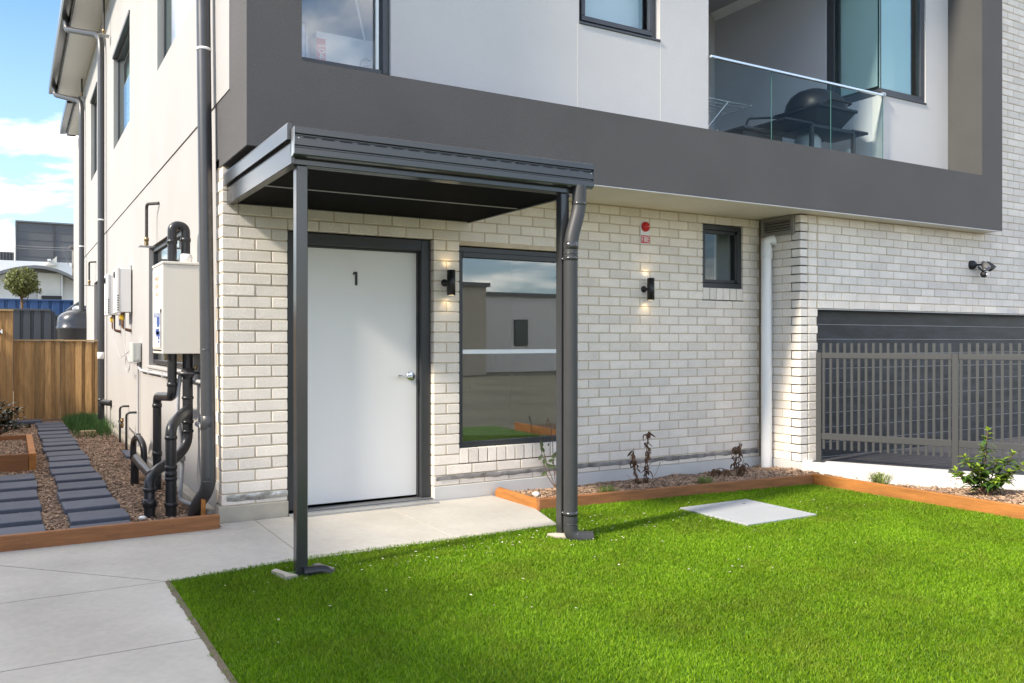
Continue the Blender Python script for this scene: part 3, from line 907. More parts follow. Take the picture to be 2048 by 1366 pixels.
thr.box(.545, .98, .0, .118, -.21, -.1755, .002); thr.box(.984, 1.42, .0, .118, -.21, -.1755, .002); thr.box(1.424, 1.675, .0, .118, -.21, -.1755, .002)
part('threshold_tile', thr, M_TILE, bld)
ch = MB(); ch.box(.48, 1.68, -.018, -.002, -.2, -.183, .002); ch.box(.48, 1.68, -.115, -.100, -.2, -.190, .002); ch.box(.48, 1.68, -.1, -.018, -.215, -.205)
drn = thing('drain_channel', (1.08, -.06, GZ), 'narrow slotted metal drain channel at the foot of the white door', 'drain')
part('channel', ch, M_GALV, drn)
gr = MB()
for i in range(96):
    x = .487 + i * .0124
    gr.box(x, x + .007, -.0995, -.0185, -.2, -.1895)
part('grate', gr, M_GRATE, drn)

# ---- ground floor window beside the door
W1 = window_rect(bld, 'window', 1, .030, 1.918, 2.997, 2.54 * H, 22.50 * H, .045, .07, G_WIN, M_FRAME, label='large fixed window beside the entrance door')
part('head_trim', MB().box(1.963, 2.952, .024, .029, 22.50 * H - .085, 22.50 * H - .046), M_FRAME, W1)
part('frosted_strip', MB().box(1.963, 2.952, .0605, .0635, 1.005, 1.040), M_BLIND, W1)
part('frosted_strip', MB().box(1.963, 2.952, .0595, .0645, 1.030, 1.0335), M_TAPE, W1)
rm = room(1.80, 4.4, .11, 3.4, -.16, 2.35, 'y0')
part('living_room', rm, M_ROOM, bld)
part('room_floor', MB().box(1.81, 4.39, .115, 3.39, -.158, -.15), M_FLOOR, bld)
part('skirting', MB().box(1.801, 1.815, .12, 3.39, -.15, -.04), M_TIMBER_X, bld)
part('skirting', MB().box(1.82, 4.39, 3.385, 3.399, -.15, -.05), M_WHITE, bld)
for (x, z, w, h_) in ((3.62, .55, .075, .115), (3.82, .55, .075, .115), (4.2, .88, .07, .115)):
    part('wall_socket', MB().box(x - w / 2, x + w / 2, 3.382, 3.399, z - h_ / 2, z + h_ / 2, .004), M_WHITE, bld)
# ---- small window
W2 = window_rect(bld, 'window', 1, .02, 4.633, 5.178, 19.47 * H, 26.97 * H, .05, .07, G_CLEAR, M_FRAME, label='small charcoal window high in the brick wall')
part('sash', (lambda m: (m.box(4.69, 5.12, .03, .06, 19.47 * H + .055, 19.47 * H + .085), m.box(4.69, 5.12, .03, .06, 26.97 * H - .085, 26.97 * H - .055), m.box(5.095, 5.125, .03, .06, 19.47 * H + .055, 26.97 * H - .055), m)[-1])(MB()), M_FRAME, W2)
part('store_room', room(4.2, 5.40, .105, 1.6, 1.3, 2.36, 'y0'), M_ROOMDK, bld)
part('inner_jamb', MB().box(5.165, 5.20, .20, .40, 1.3, 2.36), M_WHITE, W2)

# ---- garage door, horizontal boards
gd = part('garage_door', MB().box(5.60, 9.9, BY + .1315, BY + .17, -.085, 1.46), M_GROOVE, bld, 'dark panelled garage door behind the fence')
zt = 1.436; ph = .152
i = 0
while zt > -.05:
    part('panel', MB().box(5.64, 9.88, BY + .128, BY + .1312, max(-.08, zt - ph + .005), zt - .001, .0015), M_GARAGE, gd)
    zt -= ph; i += 1
part('lintel', MB().box(5.676, 9.9, BY + .004, BY + .125, 17 * H - .008, 17 * H - .0005), M_GALV, bld)
part('pier_inner_face', MB().box(5.655, 5.6745, BY + .115, BY + .3, -.1, 17 * H), M_MORTAR, bld)

# ---- upper storey: charcoal frame
df = MB()
df.box(0.0, 8.55, FY, -.10, SOF + .004, BT)                             # bottom band
df.box(0.0, .362, FY, -.254, BT, TOPZ)                                        # left post
df.box(8.165, 8.55, FY, RY + .3, BT, TOPZ)                                    # right post
frame_u = part('charcoal_frame', df, M_DARK_RENDER, bld, 'charcoal rendered frame round the upper floor')
dk = MB(); dk.box(0.0, .06, -.0995, .225, SOF + .004, 2.862); part('frame_return', dk, M_DARK_RENDER, frame_u)
part('reveal', MB().box(8.155, 8.166, FY + .003, RY, BT + .001, TOPZ), M_TAUPE_RENDER, frame_u, 'taupe inner face of the right post')
# soffit boards under the overhang
sf = part('soffit', MB().box(.002, 8.54, FY + .003, .09, SOF + .012, SOF + .03), M_GAP, bld)
part('soffit_board', MB().box(.004, .358, FY + .012, .08, SOF, SOF + .010, .001), M_DARK_RENDER, sf)
xs = [.362, 1.2, 2.4, 3.55, 4.70, 5.9, 7.1, 8.30, 8.54]
for a, b in zip(xs[:-1], xs[1:]):
    part('soffit_board', MB().box(a + .002, b - .002, FY + .012, .08, SOF, SOF + .010, .001), M_SOFFIT, sf)
part('edge_bead', MB().box(2.05, 8.545, FY + .001, FY + .011, SOF - .002, SOF + .0035), M_WHITE, sf)
# joints in the charcoal band
for x in (1.55, 2.62, 4.95, 5.5):
    part('control_joint', MB().box(x, x + .003, FY - .0006, FY + .01, SOF + .01, BT - .004), mat('joint_grey', (.11, .105, .105), .85), frame_u)

# ---- recessed white wall with two windows
OW = [(.30, 1.165, 3.08, 5.0), (2.90, 3.80, 3.845, 5.3)]
part('white_wall', wall_sheet(.30, 4.393, BT - .2, TOPZ, OW, RY, 1, .16), M_WHITE_RENDER, bld, 'white rendered wall of the upper floor')
for x in (2.882, 3.802):
    part('control_joint', MB().box(x, x + .006, RY - .0012, RY + .01, BT, 3.845), M_SOFFIT, bld)
W3 = window_rect(bld, 'window', 1, RY + .025, .305, 1.160, 3.085, 4.99, .05, .08, G_WIN, M_FRAMEBLUE, label='upper window beside the charcoal post')
part('sash_bar', MB().box(.36, 1.11, RY + .035, RY + .06, 3.135, 3.165, .003), M_FRAMEBLUE, W3)
part('sash_bar', MB().box(1.06, 1.085, RY + .035, RY + .06, 3.165, 4.94, .003), M_BLIND, W3)
part('sill_tray', MB().box(.31, 1.16, RY + .005, RY + .024, 3.08, 3.10), M_FRAMEBLUE, W3)
W4 = window_rect(bld, 'window', 1, RY + .06, 2.905, 3.795, 3.85, 5.29, .045, .07, G_CLEAR, M_FRAMEBLUE, label='upper window in the white wall')
s4 = MB()
s4.box(2.955, 3.74, RY + .040, RY + .075, 3.900, 3.945, .004); s4.box(2.955, 2.995, RY + .040, RY + .075, 3.945, 5.2, .004); s4.box(3.705, 3.745, RY + .040, RY + .075, 3.945, 5.2, .004)
part('sash', s4, M_FRAMEBLUE, W4)
part('sill_tray', MB().box(2.90, 3.80, RY - .012, RY + .06, 3.846, 3.866, .003), M_FRAMEBLUE, W4)
part('window_blind', MB().box(2.955, 3.69, RY + .17, RY + .175, 3.90, 5.25), M_BLIND, bld)
part('window_blind', MB().box(3.70, 3.74, RY + .18, RY + .185, 3.90, 5.25), M_CURTAIN, bld)
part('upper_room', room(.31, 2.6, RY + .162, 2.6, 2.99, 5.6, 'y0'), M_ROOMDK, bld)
# things on the sill behind the upper window
bx = thing('white_carton', (.80, -.10, 2.995), 'white carton with a red label standing behind the upper window', 'carton')
part('box', MB().box(.650, 1.12, -.135, .16, 2.995, 3.43, .004), M_WHITE, bx)
part('label_panel', MB().box(.652, .722, -.1385, -.1352, 3.02, 3.378), M_SIGNRED, bx)
text_part('label_print', '104', .078, M_WHITE, bx, Matrix.Translation((.687, -.1395, 3.285)) @ Matrix.Rotation(R(90), 4, 'X') @ Matrix.Rotation(R(-90), 4, 'Z'))
bag = MB(); bag.add([(.42, -.13, 3.0), (.605, -.13, 3.0), (.60, -.11, 3.30), (.575, -.10, 3.47), (.555, -.11, 3.455), (.53, -.1, 3.50), (.49, -.12, 3.62), (.42, -.13, 3.75),
                    (.42, .02, 3.0), (.605, .02, 3.0), (.60, .0, 3.30), (.575, -.02, 3.46), (.555, -.02, 3.45), (.53, -.02, 3.49), (.49, -.02, 3.6), (.42, .02, 3.74)],
                   [(0, 1, 2, 3, 4, 5, 6, 7), (15, 14, 13, 12, 11, 10, 9, 8)] + [(i, (i + 1) % 8 + 0, (i + 1) % 8 + 8, i + 8) for i in range(8)])
bg = thing('plastic_bag', (.52, -.06, 3.0), 'pale blue plastic bag at the left edge of the upper window', 'bag')
part('bag_body', bag, M_BAG, bg)
zg = MB(); zg.tube([(.50 + .012 * (i % 2), -.137, 3.1 + i * .02) for i in range(20)], .0028, 6, caps=False); zg.tube([(.43, -.137, 3.50), (.50, -.14, 3.475), (.565, -.135, 3.47)], .005, 6)
zg.tube([(.565, -.137, 3.46), (.572, -.137, 3.1)], .004, 6)
part('bag_seam', zg, M_BLUEPRINT, bg)
solo('broom_handle', MB().tube([(1.105, -.10, 3.20), (.985, -.10, 3.68), (.93, -.1, 3.9)], .011, 10), M_WHITE, 'thin white pole leaning inside the upper window', 'pole')
wr = MB(); wr.tube([(.985, -.145, 3.10), (.985, -.145, 3.20), (1.00, -.145, 3.26), (1.04, -.145, 3.285), (1.075, -.145, 3.27)], .004, 6)
for q in range(4): wr.tube([(.93 + .03 * q, -.145, 3.06), (.93 + .03 * q, -.145, 3.15)], .0022, 6)
wr.tube([(.92, -.145, 3.15), (1.04, -.145, 3.15)], .0022, 6); wr.tube([(.915, -.145, 3.08), (.96, -.145, 3.17), (1.02, -.145, 3.225), (1.07, -.145, 3.235)], .003, 6)
solo('wire_basket', wr, M_GALV, 'small wire basket against the white carton in the window', 'basket')

# ---- balcony with glass balustrade
CX = 6.95
part('balcony_floor', MB().box(4.2, CX + .1, RY + .16, 2.5, 2.88, 2.93), M_CEIL, bld)
part('white_wall', MB().box(4.25, 4.393, RY + .1605, 2.45, BT - .2, TOPZ), M_GREYWALL, bld)
part('balcony_back_wall', MB().box(4.3, CX + .2, 2.26, 2.40, 2.88, TOPZ), M_GREYWALL, bld)
part('balcony_door_frame', (lambda m: (m.box(6.18, 6.26, 2.2, 2.259, 2.93, 5.2, .003), m.box(5.2, 5.28, 2.2, 2.259, 2.93, 5.2, .003), m)[-1])(MB()), M_FRAME, bld)
part('balcony_ceiling', MB().box(4.2, CX + .1, RY, 2.4, 5.56, 5.62), M_CEIL, bld)
part('cornice', MB().prism([(CX - .09, 5.559), (CX - .001, 5.559), (CX - .001, 5.47), (CX - .03, 5.50)], 1, RY + .2, 2.25), M_WHITE, bld)
# the room block with a corner window
part('white_wall', wall_sheet(CX, 8.156, BT - .2, TOPZ, [(CX - 1, 7.735, 3.83, 5.4)], RY, 1, .12), M_WHITE_RENDER, bld, 'white rendered wall right of the balcony')
part('balcony_side_wall', wall_sheet(RY + .1205, 2.26, BT - .2, TOPZ, [(-1, .42, 3.83, 5.4)], CX, 0, .12), M_GREYWALL, bld)
cw = MB()
cw.box(CX + .01, 7.73, RY + .012, RY + .075, 3.832, 3.905, .004); cw.box(CX + .012, CX + .075, RY + .08, .41, 3.832, 3.905, .004)
cw.box(7.655, 7.73, RY + .012, RY + .075, 3.906, 5.4, .004); cw.box(CX + .012, CX + .075, .31, .415, 3.906, 5.4, .004); cw.box(CX + .03, CX + .06, .255, .29, 3.906, 5.4, .003)
cw.box(CX - .008, 7.735, RY - .012, RY + .012, 3.822, 3.842, .003)
CWF = part('window', cw, M_FRAMEBLUE, bld, 'frameless corner window beside the balcony')
part('pane', MB().box(CX + .022, 7.66, RY + .03, RY + .036, 3.90, 5.4), G_WINT, CWF)
part('pane', MB().box(CX + .022, CX + .028, RY + .0365, .32, 3.90, 5.4), G_WINT, CWF)
part('corner_joint', MB().box(CX + .014, CX + .021, RY + .022, RY + .029, 3.9, 5.4), M_BLACK, CWF)
part('window_blind', MB().box(CX + .10, 7.60, RY + .10, RY + .106, 3.965, 5.4), M_BLIND, bld)
part('window_blind', MB().box(CX + .085, CX + .091, RY + .12, .30, 3.965, 5.4), M_BLIND, bld)
part('blind_bar', MB().box(CX + .10, 7.60, RY + .095, RY + .11, 3.94, 3.966, .003), M_WHITE, bld)
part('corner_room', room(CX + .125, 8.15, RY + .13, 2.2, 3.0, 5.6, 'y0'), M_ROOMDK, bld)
bal = part('balcony_balustrade', MB().box(4.394, CX - .002, RY - .040, RY - .010, 3.797, 3.822, .004), M_ALU, bld, 'glass balustrade with a pale metal handrail')
gx = [4.40, 5.215, 6.09, CX - .012]
for a, b in zip(gx[:-1], gx[1:]):
    part('glass_panel', MB().box(a + .005, b - .005, RY - .031, RY - .019, BT - .06, 3.794), G_BAL, bal)
    part('panel_edge', MB().box(b - .0066, b - .0052, RY - .0305, RY - .0195, BT - .06, 3.794), mat('glass_edge', (.10, .22, .21), .3), bal)
part('handrail_bracket', MB().box(CX - .03, CX + .02, RY - .04, RY + .0, 3.80, 3.842, .004), M_GALV, bal)

# ---- rendered side wall
OS = [(1.54, 3.85, .848, 2.144), (10.30, 11.15, .58, 2.19)]
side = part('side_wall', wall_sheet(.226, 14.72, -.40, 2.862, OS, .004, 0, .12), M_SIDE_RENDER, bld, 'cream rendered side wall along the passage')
OU = [(.95, 3.14, 3.92, 5.42), (5.55, 7.56, 3.95, 5.31), (10.39, 11.75, 4.16, 5.66)]
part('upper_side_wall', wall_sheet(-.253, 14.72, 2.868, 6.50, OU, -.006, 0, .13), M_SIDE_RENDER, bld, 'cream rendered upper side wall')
part('joint_backing', MB().box(.02, .1, .226, 14.7, 2.8615, 2.8685), M_MORTAR, bld)  # mortar backing in the joint between lower and upper side wall
part('wall_footing', MB().box(-.075, .003, .15, 14.6, -.40, -.135, .012), M_FOOTING, bld)
WS1 = window_rect(bld, 'window', 0, .045, 1.545, 3.845, .865, 2.14, .045, .05, G_CLEAR, M_FRAME, mullions=(2.75,), label='side window behind the valve cabinet')
part('window_sill', MB().box(-.012, .05, 1.50, 3.88, .815, .8478, .006), M_SIDE_RENDER, WS1)
part('side_room', room(.125, 1.7, 1.2, 4.3, .3, 2.36, 'x0'), M_ROOM, bld)
part('hanging_cloth', MB().box(.3, .32, 2.3, 2.75, 1.3, 2.1), M_BAG, bld)
WS2 = window_rect(bld, 'window', 0, .05, 10.305, 11.145, .585, 2.185, .05, .06, G_CLEAR, M_FRAME, label='far side window behind the downpipe')
part('side_room', room(.125, 1.2, 10, 11.6, .3, 2.36, 'x0'), M_ROOMDK, bld)
for (a, b, z0, z1, lab) in ((.95, 3.14, 3.92, 5.42, 'upper side window nearest the front corner'), (5.55, 7.56, 3.95, 5.31, 'middle upper side window'), (10.39, 11.75, 4.16, 5.66, 'farthest upper side window')):
    w = window_rect(bld, 'window', 0, .050, a + .005, b - .005, z0 + .005, z1 - .005, .032, .030, G_WINT, M_FRAME, label=lab)
    part('head_flashing', MB().box(-.022, .048, a - .03, b + .03, z1 - .004, z1 + .045, .004), M_FRAME, w)
    part('window_blind', MB().box(.135, .14, a + .05, (a + b) / 2 + .15, z0, z1), M_BLIND, bld)
    cmb = MB(); n_ = 26; yy0, yy1 = (a + b) / 2 + .1, b - .02
    for i in range(n_):
        y0_, y1_ = yy0 + (yy1 - yy0) * i / n_, yy0 + (yy1 - yy0) * (i + 1) / n_
        d0, d1 = .165 + .02 * (i % 2), .165 + .02 * ((i + 1) % 2)
        cmb.quad((d0, y0_, z0), (d1, y1_, z0), (d1, y1_, z1), (d0, y0_, z1))
    part('curtain', cmb, M_CURTAIN, bld)
    part('side_room', room(.13, 2.2, a - .2, b + .2, z0 - .6, z1 + .3, 'x0'), M_ROOM, bld)
# eaves: soffit, fascia and gutter
def eave(y0, y1, xo, z, name):
    xi = xo + .17
    e_ = part(name, MB().box(xi + .005, .20, y0, y1, z, z + .02), M_WHITE, bld, 'pale boxed eave with charcoal gutter')
    part('fascia', MB().box(xi - .02, xi + .004, y0, y1, z - .035, z + .20, .003), M_STEEL, e_)
    gp = [(xi - .022, z + .16), (xi - .022, z + .02), (xo + .02, z - .005), (xo, z + .02), (xo, z + .17), (xo + .02, z + .18), (xo + .012, z + .155), (xo + .012, z + .03), (xo + .03, z + .012), (xi - .035, z + .035), (xi - .035, z + .16)]
    part('gutter', MB().prism(gp, 1, y0, y1 + .04), M_STEEL, e_)
    part('end_board', MB().box(xi, .1, y1 + .002, y1 + .02, z - .03, z + .25, .002), M_STEEL, e_)
    part('roof_sheet', MB().prism([(xo + .03, z + .21), (2.5, z + .75), (2.5, z + .78), (xo + .03, z + .24)], 1, y0, y1), M_STEEL, e_)
eave(-.25, 14.72, -.62, 6.50, 'eave')
part('rear_wall', MB().box(.16, .28, 14.74, 20, -.4, 6.35), M_SIDE_RENDER, bld)
part('building_core', MB().box(3.0, 9.8, 3.45, 14.6, -.3, 6.2), M_ROOMDK, bld)
part('building_core', MB().box(2.3, 2.9, 4.4, 14.6, -.3, 6.2), M_ROOMDK, bld)
part('roof_slab', MB().box(.08, 9.9, FY, 14.6, TOPZ, TOPZ + .2), M_STEEL, bld)
part('floor_slab', MB().box(.14, 9.8, .21, 14.6, 2.40, 2.87), M_ROOMDK, bld)
part('right_side_wall', MB().box(9.8, 9.9, BY + .13, 14.6, -.3, 6.2), M_ROOMDK, bld)
eave(14.80, 18.0, -.265, 6.36, 'eave')

# ================================================================== ENTRANCE CANOPY
can = thing('entrance_canopy', (1.0, -.85, GZ), 'charcoal steel entrance canopy on two square posts over the white door', 'canopy')
PX = [(.066, .131), (1.846, 1.911)]
for i, (a, b) in enumerate(PX):
    part('post', MB().box(a, b, -1.635, -1.570, -.26, 2.098, .004), M_STEEL, can)
# front beam, side beams, roof
fb = MB(); fb.box(.052, 1.985, -1.640, -1.59, 2.100, 2.178, .004); part('front_beam', fb, M_STEEL, can)
part('front_beam_lip', MB().box(.054, 1.983, -1.59, -1.555, 2.100, 2.104), M_STEEL, can)
part('side_beam', MB().box(.030, .051, -1.66, -.004, 2.098, 2.222, .003), M_STEEL, can, 'left side beam of the canopy')
part('side_beam_lip', MB().box(.0515, .085, -1.585, -.004, 2.1005, 2.104), M_STEEL, can)
part('side_beam', MB().box(1.988, 2.008, -1.66, -.004, 2.102, 2.222, .003), M_STEEL, can, 'right side beam of the canopy')
part('roof_edge', MB().prism([(.006, 2.232), (.030, 2.232), (.034, 2.236), (.034, 2.325), (.010, 2.325), (.006, 2.31)], 1, -1.66, -.004), M_STEEL, can, 'capping along the left roof edge')
part('barge_gap', MB().box(.031, .05, -1.64, -.004, 2.2225, 2.232), M_GAP, can)
part('roof_edge', MB().box(1.995, 2.022, -1.64, -.004, 2.232, 2.325, .003), M_STEEL, can, 'capping along the right roof edge')
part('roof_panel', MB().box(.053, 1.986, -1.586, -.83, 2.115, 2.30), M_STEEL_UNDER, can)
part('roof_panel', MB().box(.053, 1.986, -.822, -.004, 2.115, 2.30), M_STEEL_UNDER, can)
part('panel_joiner', MB().box(.053, 1.986, -.835, -.817, 2.110, 2.1145), M_PVCG, can)
part('wall_channel', MB().box(.054, 1.985, -.03, -.003, 2.108, 2.1145), M_STEEL, can)
# slotted gutter along the front
gy = -1.70
gpts = [(-1.645, 2.285), (-1.645, 2.160), (gy + .03, 2.135), (gy + .004, 2.142), (gy, 2.150), (gy, 2.182), (gy + .008, 2.188), (gy + .008, 2.194), (gy, 2.20), (gy, 2.248), (gy + .008, 2.254), (gy + .008, 2.258), (gy - .006, 2.264), (gy - .006, 2.296), (gy + .002, 2.300), (gy + .014, 2.296), (gy + .014, 2.17), (gy + .03, 2.15), (-1.655, 2.172), (-1.655, 2.285)]
gut = part('gutter', MB().prism(gpts, 0, .036, 2.062), M_STEEL, can, 'slotted charcoal gutter along the canopy front')
for i in range(19):
    x = .085 + i * .1052
    part('gutter_slot', MB().box(x, x + .074, gy - .0012, gy + .004, 2.2405, 2.2465), M_GAP, gut)
part('gutter_end', MB().prism([(-1.645, 2.285), (-1.645, 2.160), (gy + .03, 2.135), (gy, 2.150), (gy - .006, 2.296)], 0, .030, .0355), M_GALV, gut)
part('gutter_end', MB().prism([(-1.645, 2.285), (-1.645, 2.160), (gy + .03, 2.135), (gy, 2.150), (gy - .006, 2.296)], 0, 2.0625, 2.068), M_STEEL, gut)
for x, y in ((.06, gy - .001), (2.045, gy - .001)):
    part('rivet', MB().lathe([(0, -.002), (.004, -.001), (.005, .001)], (x, y, 2.236), 8, axis=1), M_GALV, gut)
# gutter downpipe on the right post
dpm = MB().tube([(1.968, -1.672, 2.150), (1.964, -1.672, 1.995), (1.897, -1.682, 1.80), (1.888, -1.684, 1.70), (1.888, -1.684, -.165), (1.93, -1.71, -.195), (2.02, -1.745, -.200)], .047, 22, bend=.055)
dp_ = part('downpipe', dpm, mat('matt_downpipe', (.045, .046, .048), .5, spec=.4, var=.08, vscale=6), can, 'round charcoal downpipe on the right post')
for (z, x, y, rr, hh) in ((2.03, 1.965, -1.672, .0495, .022), (1.745, 1.891, -1.6835, .0497, .05), (1.69, 1.888, -1.684, .0492, .006), (-.03, 1.888, -1.684, .0492, .028), (-.10, 1.888, -1.684, .0485, .004)):
    part('collar', MB().lathe([(.046, -hh / 2 - .001), (rr, -hh / 2), (rr, hh / 2), (.046, hh / 2 + .001)], (x, y, z), 22), M_STEEL, dp_)
for z in (1.66, -.03):
    part('pipe_strap', (lambda m: (m.box(1.842, 1.90, -1.640, -1.636, z - .012, z + .012), m.lathe([(.0475, -.012), (.0505, -.012), (.0505, .012), (.0475, .012)], (1.888, -1.684, z), 22), m)[-1])(MB()), M_STEEL, dp_)
    part('screw', MB().lathe([(0, -.004), (.005, -.003), (.006, 0)], (1.853, -1.6405, z), 8, axis=1), M_GALV, dp_)
# spreaders and cut edges at the post feet
fo = thing('post_footing', (.1, -1.6, GZ), 'broken concrete collar and pipe stub at the foot of the left canopy post', 'footing')
fm = MB(); fm.prism([(-.045, -1.52), (-.012, -1.49), (.030, -1.62), (.06, -1.68), (-.01, -1.69), (-.005, -1.63)], 2, -.25, -.186); part('broken_collar', fm, M_FOOTING, fo)
fm = MB(); fm.prism([(.20, -1.50), (.235, -1.49), (.285, -1.645), (.262, -1.66)], 2, -.25, -.186); part('broken_collar', fm, M_POLE, fo)
part('pipe_stub', MB().tube([(.10, -1.652, -.187), (.20, -1.655, -.186), (.232, -1.662, -.195), (.252, -1.668, -.235)], .030, 16, bend=.03), M_PVCB, fo)
part('soil', MB().box(-.03, .24, -1.66, -1.50, -.26, -.214), M_MULCHBASE, fo)
crb = MB().tube([(1.812, -1.53, -.195), (1.825, -1.60, -.19), (1.865, -1.655, -.188), (1.925, -1.69, -.192)], [.012, .021, .022, .016], 9)
solo('broken_concrete', crb, M_FOOTING, 'curved lump of pale concrete at the foot of the right canopy post', 'rubble')

# ================================================================== THINGS ON THE FRONT WALL
def wall_lamp(x, z, label, y=0.0):
    t = thing('wall_lamp', (x, y, z), label, 'lamp', 'up and down wall lamps')
    part('lamp_body', MB().lathe([(.030, -.1025), (.0345, -.104), (.0345, .104), (.030, .1025), (.028, .09), (0, .088)], (x + .012, y - .078, z), 26), M_BLACK, t)
    part('lamp_body_base', MB().lathe([(0, -.088), (.028, -.09), (.030, -.1025)], (x + .012, y - .078, z), 26), M_WHITE, t)
    part('bracket', MB().lathe([(0, -.055), (.013, -.05), (.014, -.012), (.030, -.011), (.031, .0)], (x - .012, y, z + .002), 20, axis=1), M_BLACK, t)
    lens = bpy.data.materials.get('lamp_lens') or emit_mat('lamp_lens', (1.0, .78, .45), 4.0)
    for s_ in (-1, 1):
        part('lamp_lens', MB().lathe([(0, 0), (.027, 0)], (x + .012, y - .078, z + s_ * .094), 20), lens, t)
        ld = bpy.data.lights.new('lamp_glow', 'SPOT'); ld.energy = .10; ld.color = (1, .72, .38); ld.spot_size = R(84); ld.spot_blend = .9; ld.shadow_soft_size = .012
        lo = bpy.data.objects.new('lamp_glow', ld); link(lo, t)
        lo.location = (x + .004, y - .052, z + s_ * .112)
        d = Vector((0, .55, s_)).normalized(); lo.rotation_euler = d.to_track_quat('-Z', 'Y').to_euler()
    return t
wall_lamp(1.788, 1.592, 'black cylinder wall lamp between the white door and the large window')
wall_lamp(3.888, 1.604, 'black cylinder wall lamp below the red alarm bell')

al = thing('fire_alarm', (3.88, 0, 2.12), 'round red alarm bell on a white plate marked FIRE', 'alarm')
pts = [(3.832 + .0, 2.035), (3.942, 2.035), (3.942, 2.20)] + [(3.887 + .055 * math.cos(a), 2.205 + .055 * math.sin(a)) for a in [math.pi * i / 14 for i in range(15)]] + [(3.832, 2.20)]
part('backing_plate', MB().prism(pts, 1, -.012, -.001), M_WHITE, al)
part('bell_dome', MB().lathe([(0, -.055), (.018, -.054), (.034, -.045), (.045, -.030), (.048, -.013), (.048, -.011)], (3.887, 0, 2.200), 26, axis=1), M_RED, al)
part('bell_strobe', MB().box(3.896, 3.908, -.056, -.048, 2.196, 2.208, .002), M_WHITE, al)
part('label_panel', MB().box(3.836, 3.938, -.0145, -.0122, 2.043, 2.118), M_SIGNRED, al)
lt = MB(); zb, zt_ = 2.053, 2.108; ly0, ly1 = -.0166, -.0146; st_ = .0062
def bar(x0, x1, z0, z1): lt.box(x0, x1, ly0, ly1, z0, z1)
fx0 = 3.842                                                     # F
bar(fx0, fx0 + st_, zb, zt_); bar(fx0 + st_, fx0 + .020, zt_ - st_, zt_); bar(fx0 + st_, fx0 + .016, zb + .026, zb + .026 + st_)
bar(3.8695, 3.8695 + st_, zb, zt_)                              # I
rx0 = 3.8825                                                    # R
bar(rx0, rx0 + st_, zb, zt_); bar(rx0 + st_, rx0 + .020, zt_ - st_, zt_); bar(rx0 + st_, rx0 + .020, zb + .024, zb + .024 + st_); bar(rx0 + .0158, rx0 + .0215, zb + .0302, zt_ - st_)
lt.prism([(rx0 + .007, zb + .024), (rx0 + .014, zb + .024), (rx0 + .0225, zb), (rx0 + .0155, zb)], 1, ly0, ly1)
ex0 = 3.9115                                                    # E
bar(ex0, ex0 + st_, zb, zt_); bar(ex0 + st_, ex0 + .020, zt_ - st_, zt_); bar(ex0 + st_, ex0 + .018, zb + .0245, zb + .0245 + st_); bar(ex0 + st_, ex0 + .020, zb, zb + st_)
part('label_print', lt, M_WHITE, al)

vn = thing('vent_grille', (BX, -.26, 2.29), 'taupe louvred vent grille under the soffit in the corner', 'vent')
part('vent_frame', (lambda m: (m.box(BX - .030, BX - .001, -.465, -.035, 2.185, 2.225, .002), m.box(BX - .030, BX - .001, -.465, -.035, 2.335, 2.372, .002), m.box(BX - .030, BX - .001, -.465, -.425, 2.2255, 2.3345, .002), m.box(BX - .030, BX - .001, -.075, -.035, 2.2255, 2.3345, .002), m)[-1])(MB()), mat('vent_taupe', (.22, .205, .185), .5), vn)
part('vent_back', MB().box(BX - .006, BX - .002, -.424, -.076, 2.226, 2.334), M_GAP, vn)
for i in range(4):
    z = 2.232 + i * .027
    part('louvre', MB().prism([(BX - .028, z), (BX - .008, z + .020), (BX - .008, z + .024), (BX - .028, z + .006)], 1, -.4245, -.0755), MATS['vent_taupe'], vn)

wp = thing('white_drainpipe', (5.352, -.16, GZ), 'fat white drainpipe standing in the inside corner of the brick wall', 'drainpipe')
part('pipe', MB().tube([(5.352, -.158, -.2), (5.352, -.158, 2.115), (5.365, -.165, 2.13), (5.418, -.215, 2.145)], .053, 26, bend=.06), M_PVCW, wp)
part('collar', MB().lathe([(.053, -.075), (.0565, -.07), (.0565, .03), (.053, .035)], (5.352, -.158, 2.03), 26), M_PVCW, wp)

fl = thing('floodlight', (8.34, BY, 1.97), 'twin head black security floodlight on the brick above the garage', 'floodlight')
fx, fz = 8.37, 1.975
part('mount', MB().lathe([(0, -.058), (.03, -.056), (.05, -.035), (.054, 0)], (fx - .085, BY, fz + .02), 20, axis=1), M_BLACK, fl)
def head(name, c, d, r0, r1, ln, m):
    c = Vector(c); d = Vector(d).normalized()
    mb = MB().tube([c, c + d * ln * .15, c + d * ln * .55, c + d * ln], [r0 * .4, r0 * .8, (r0 + r1) * .5, r1], 18)
    h_ = part(name, mb, m, fl)
    part('lens', MB().tube([c + d * (ln + .001), c + d * (ln + .004)], [r1 * .92, r1 * .9], 18), M_CHROME, h_)
head('lamp_head', (fx - .005, BY - .09, fz + .055), (-.12, -.55, -.75), .034, .046, .105, mat('flood_grey', (.10, .098, .09), .5))
head('lamp_head', (fx + .075, BY - .085, fz + .055), (.55, -.35, -.75), .034, .048, .105, M_BLACK)
part('sensor', MB().lathe([(0, .03), (.028, .022), (.040, 0), (.034, -.028), (.015, -.042), (0, -.044)], (fx + .0, BY - .10, fz - .085), 20), M_BLACK, fl)
part('sensor_window', MB().box(fx - .012, fx + .018, BY - .142, BY - .13, fz - .105, fz - .08, .003), M_WHITE, fl)
part('arm', MB().tube([(fx - .085, BY - .055, fz + .02), (fx - .03, BY - .085, fz + .02), (fx + .03, BY - .085, fz + .03), (fx + .06, BY - .08, fz + .04)], .012, 8), M_BLACK, fl)
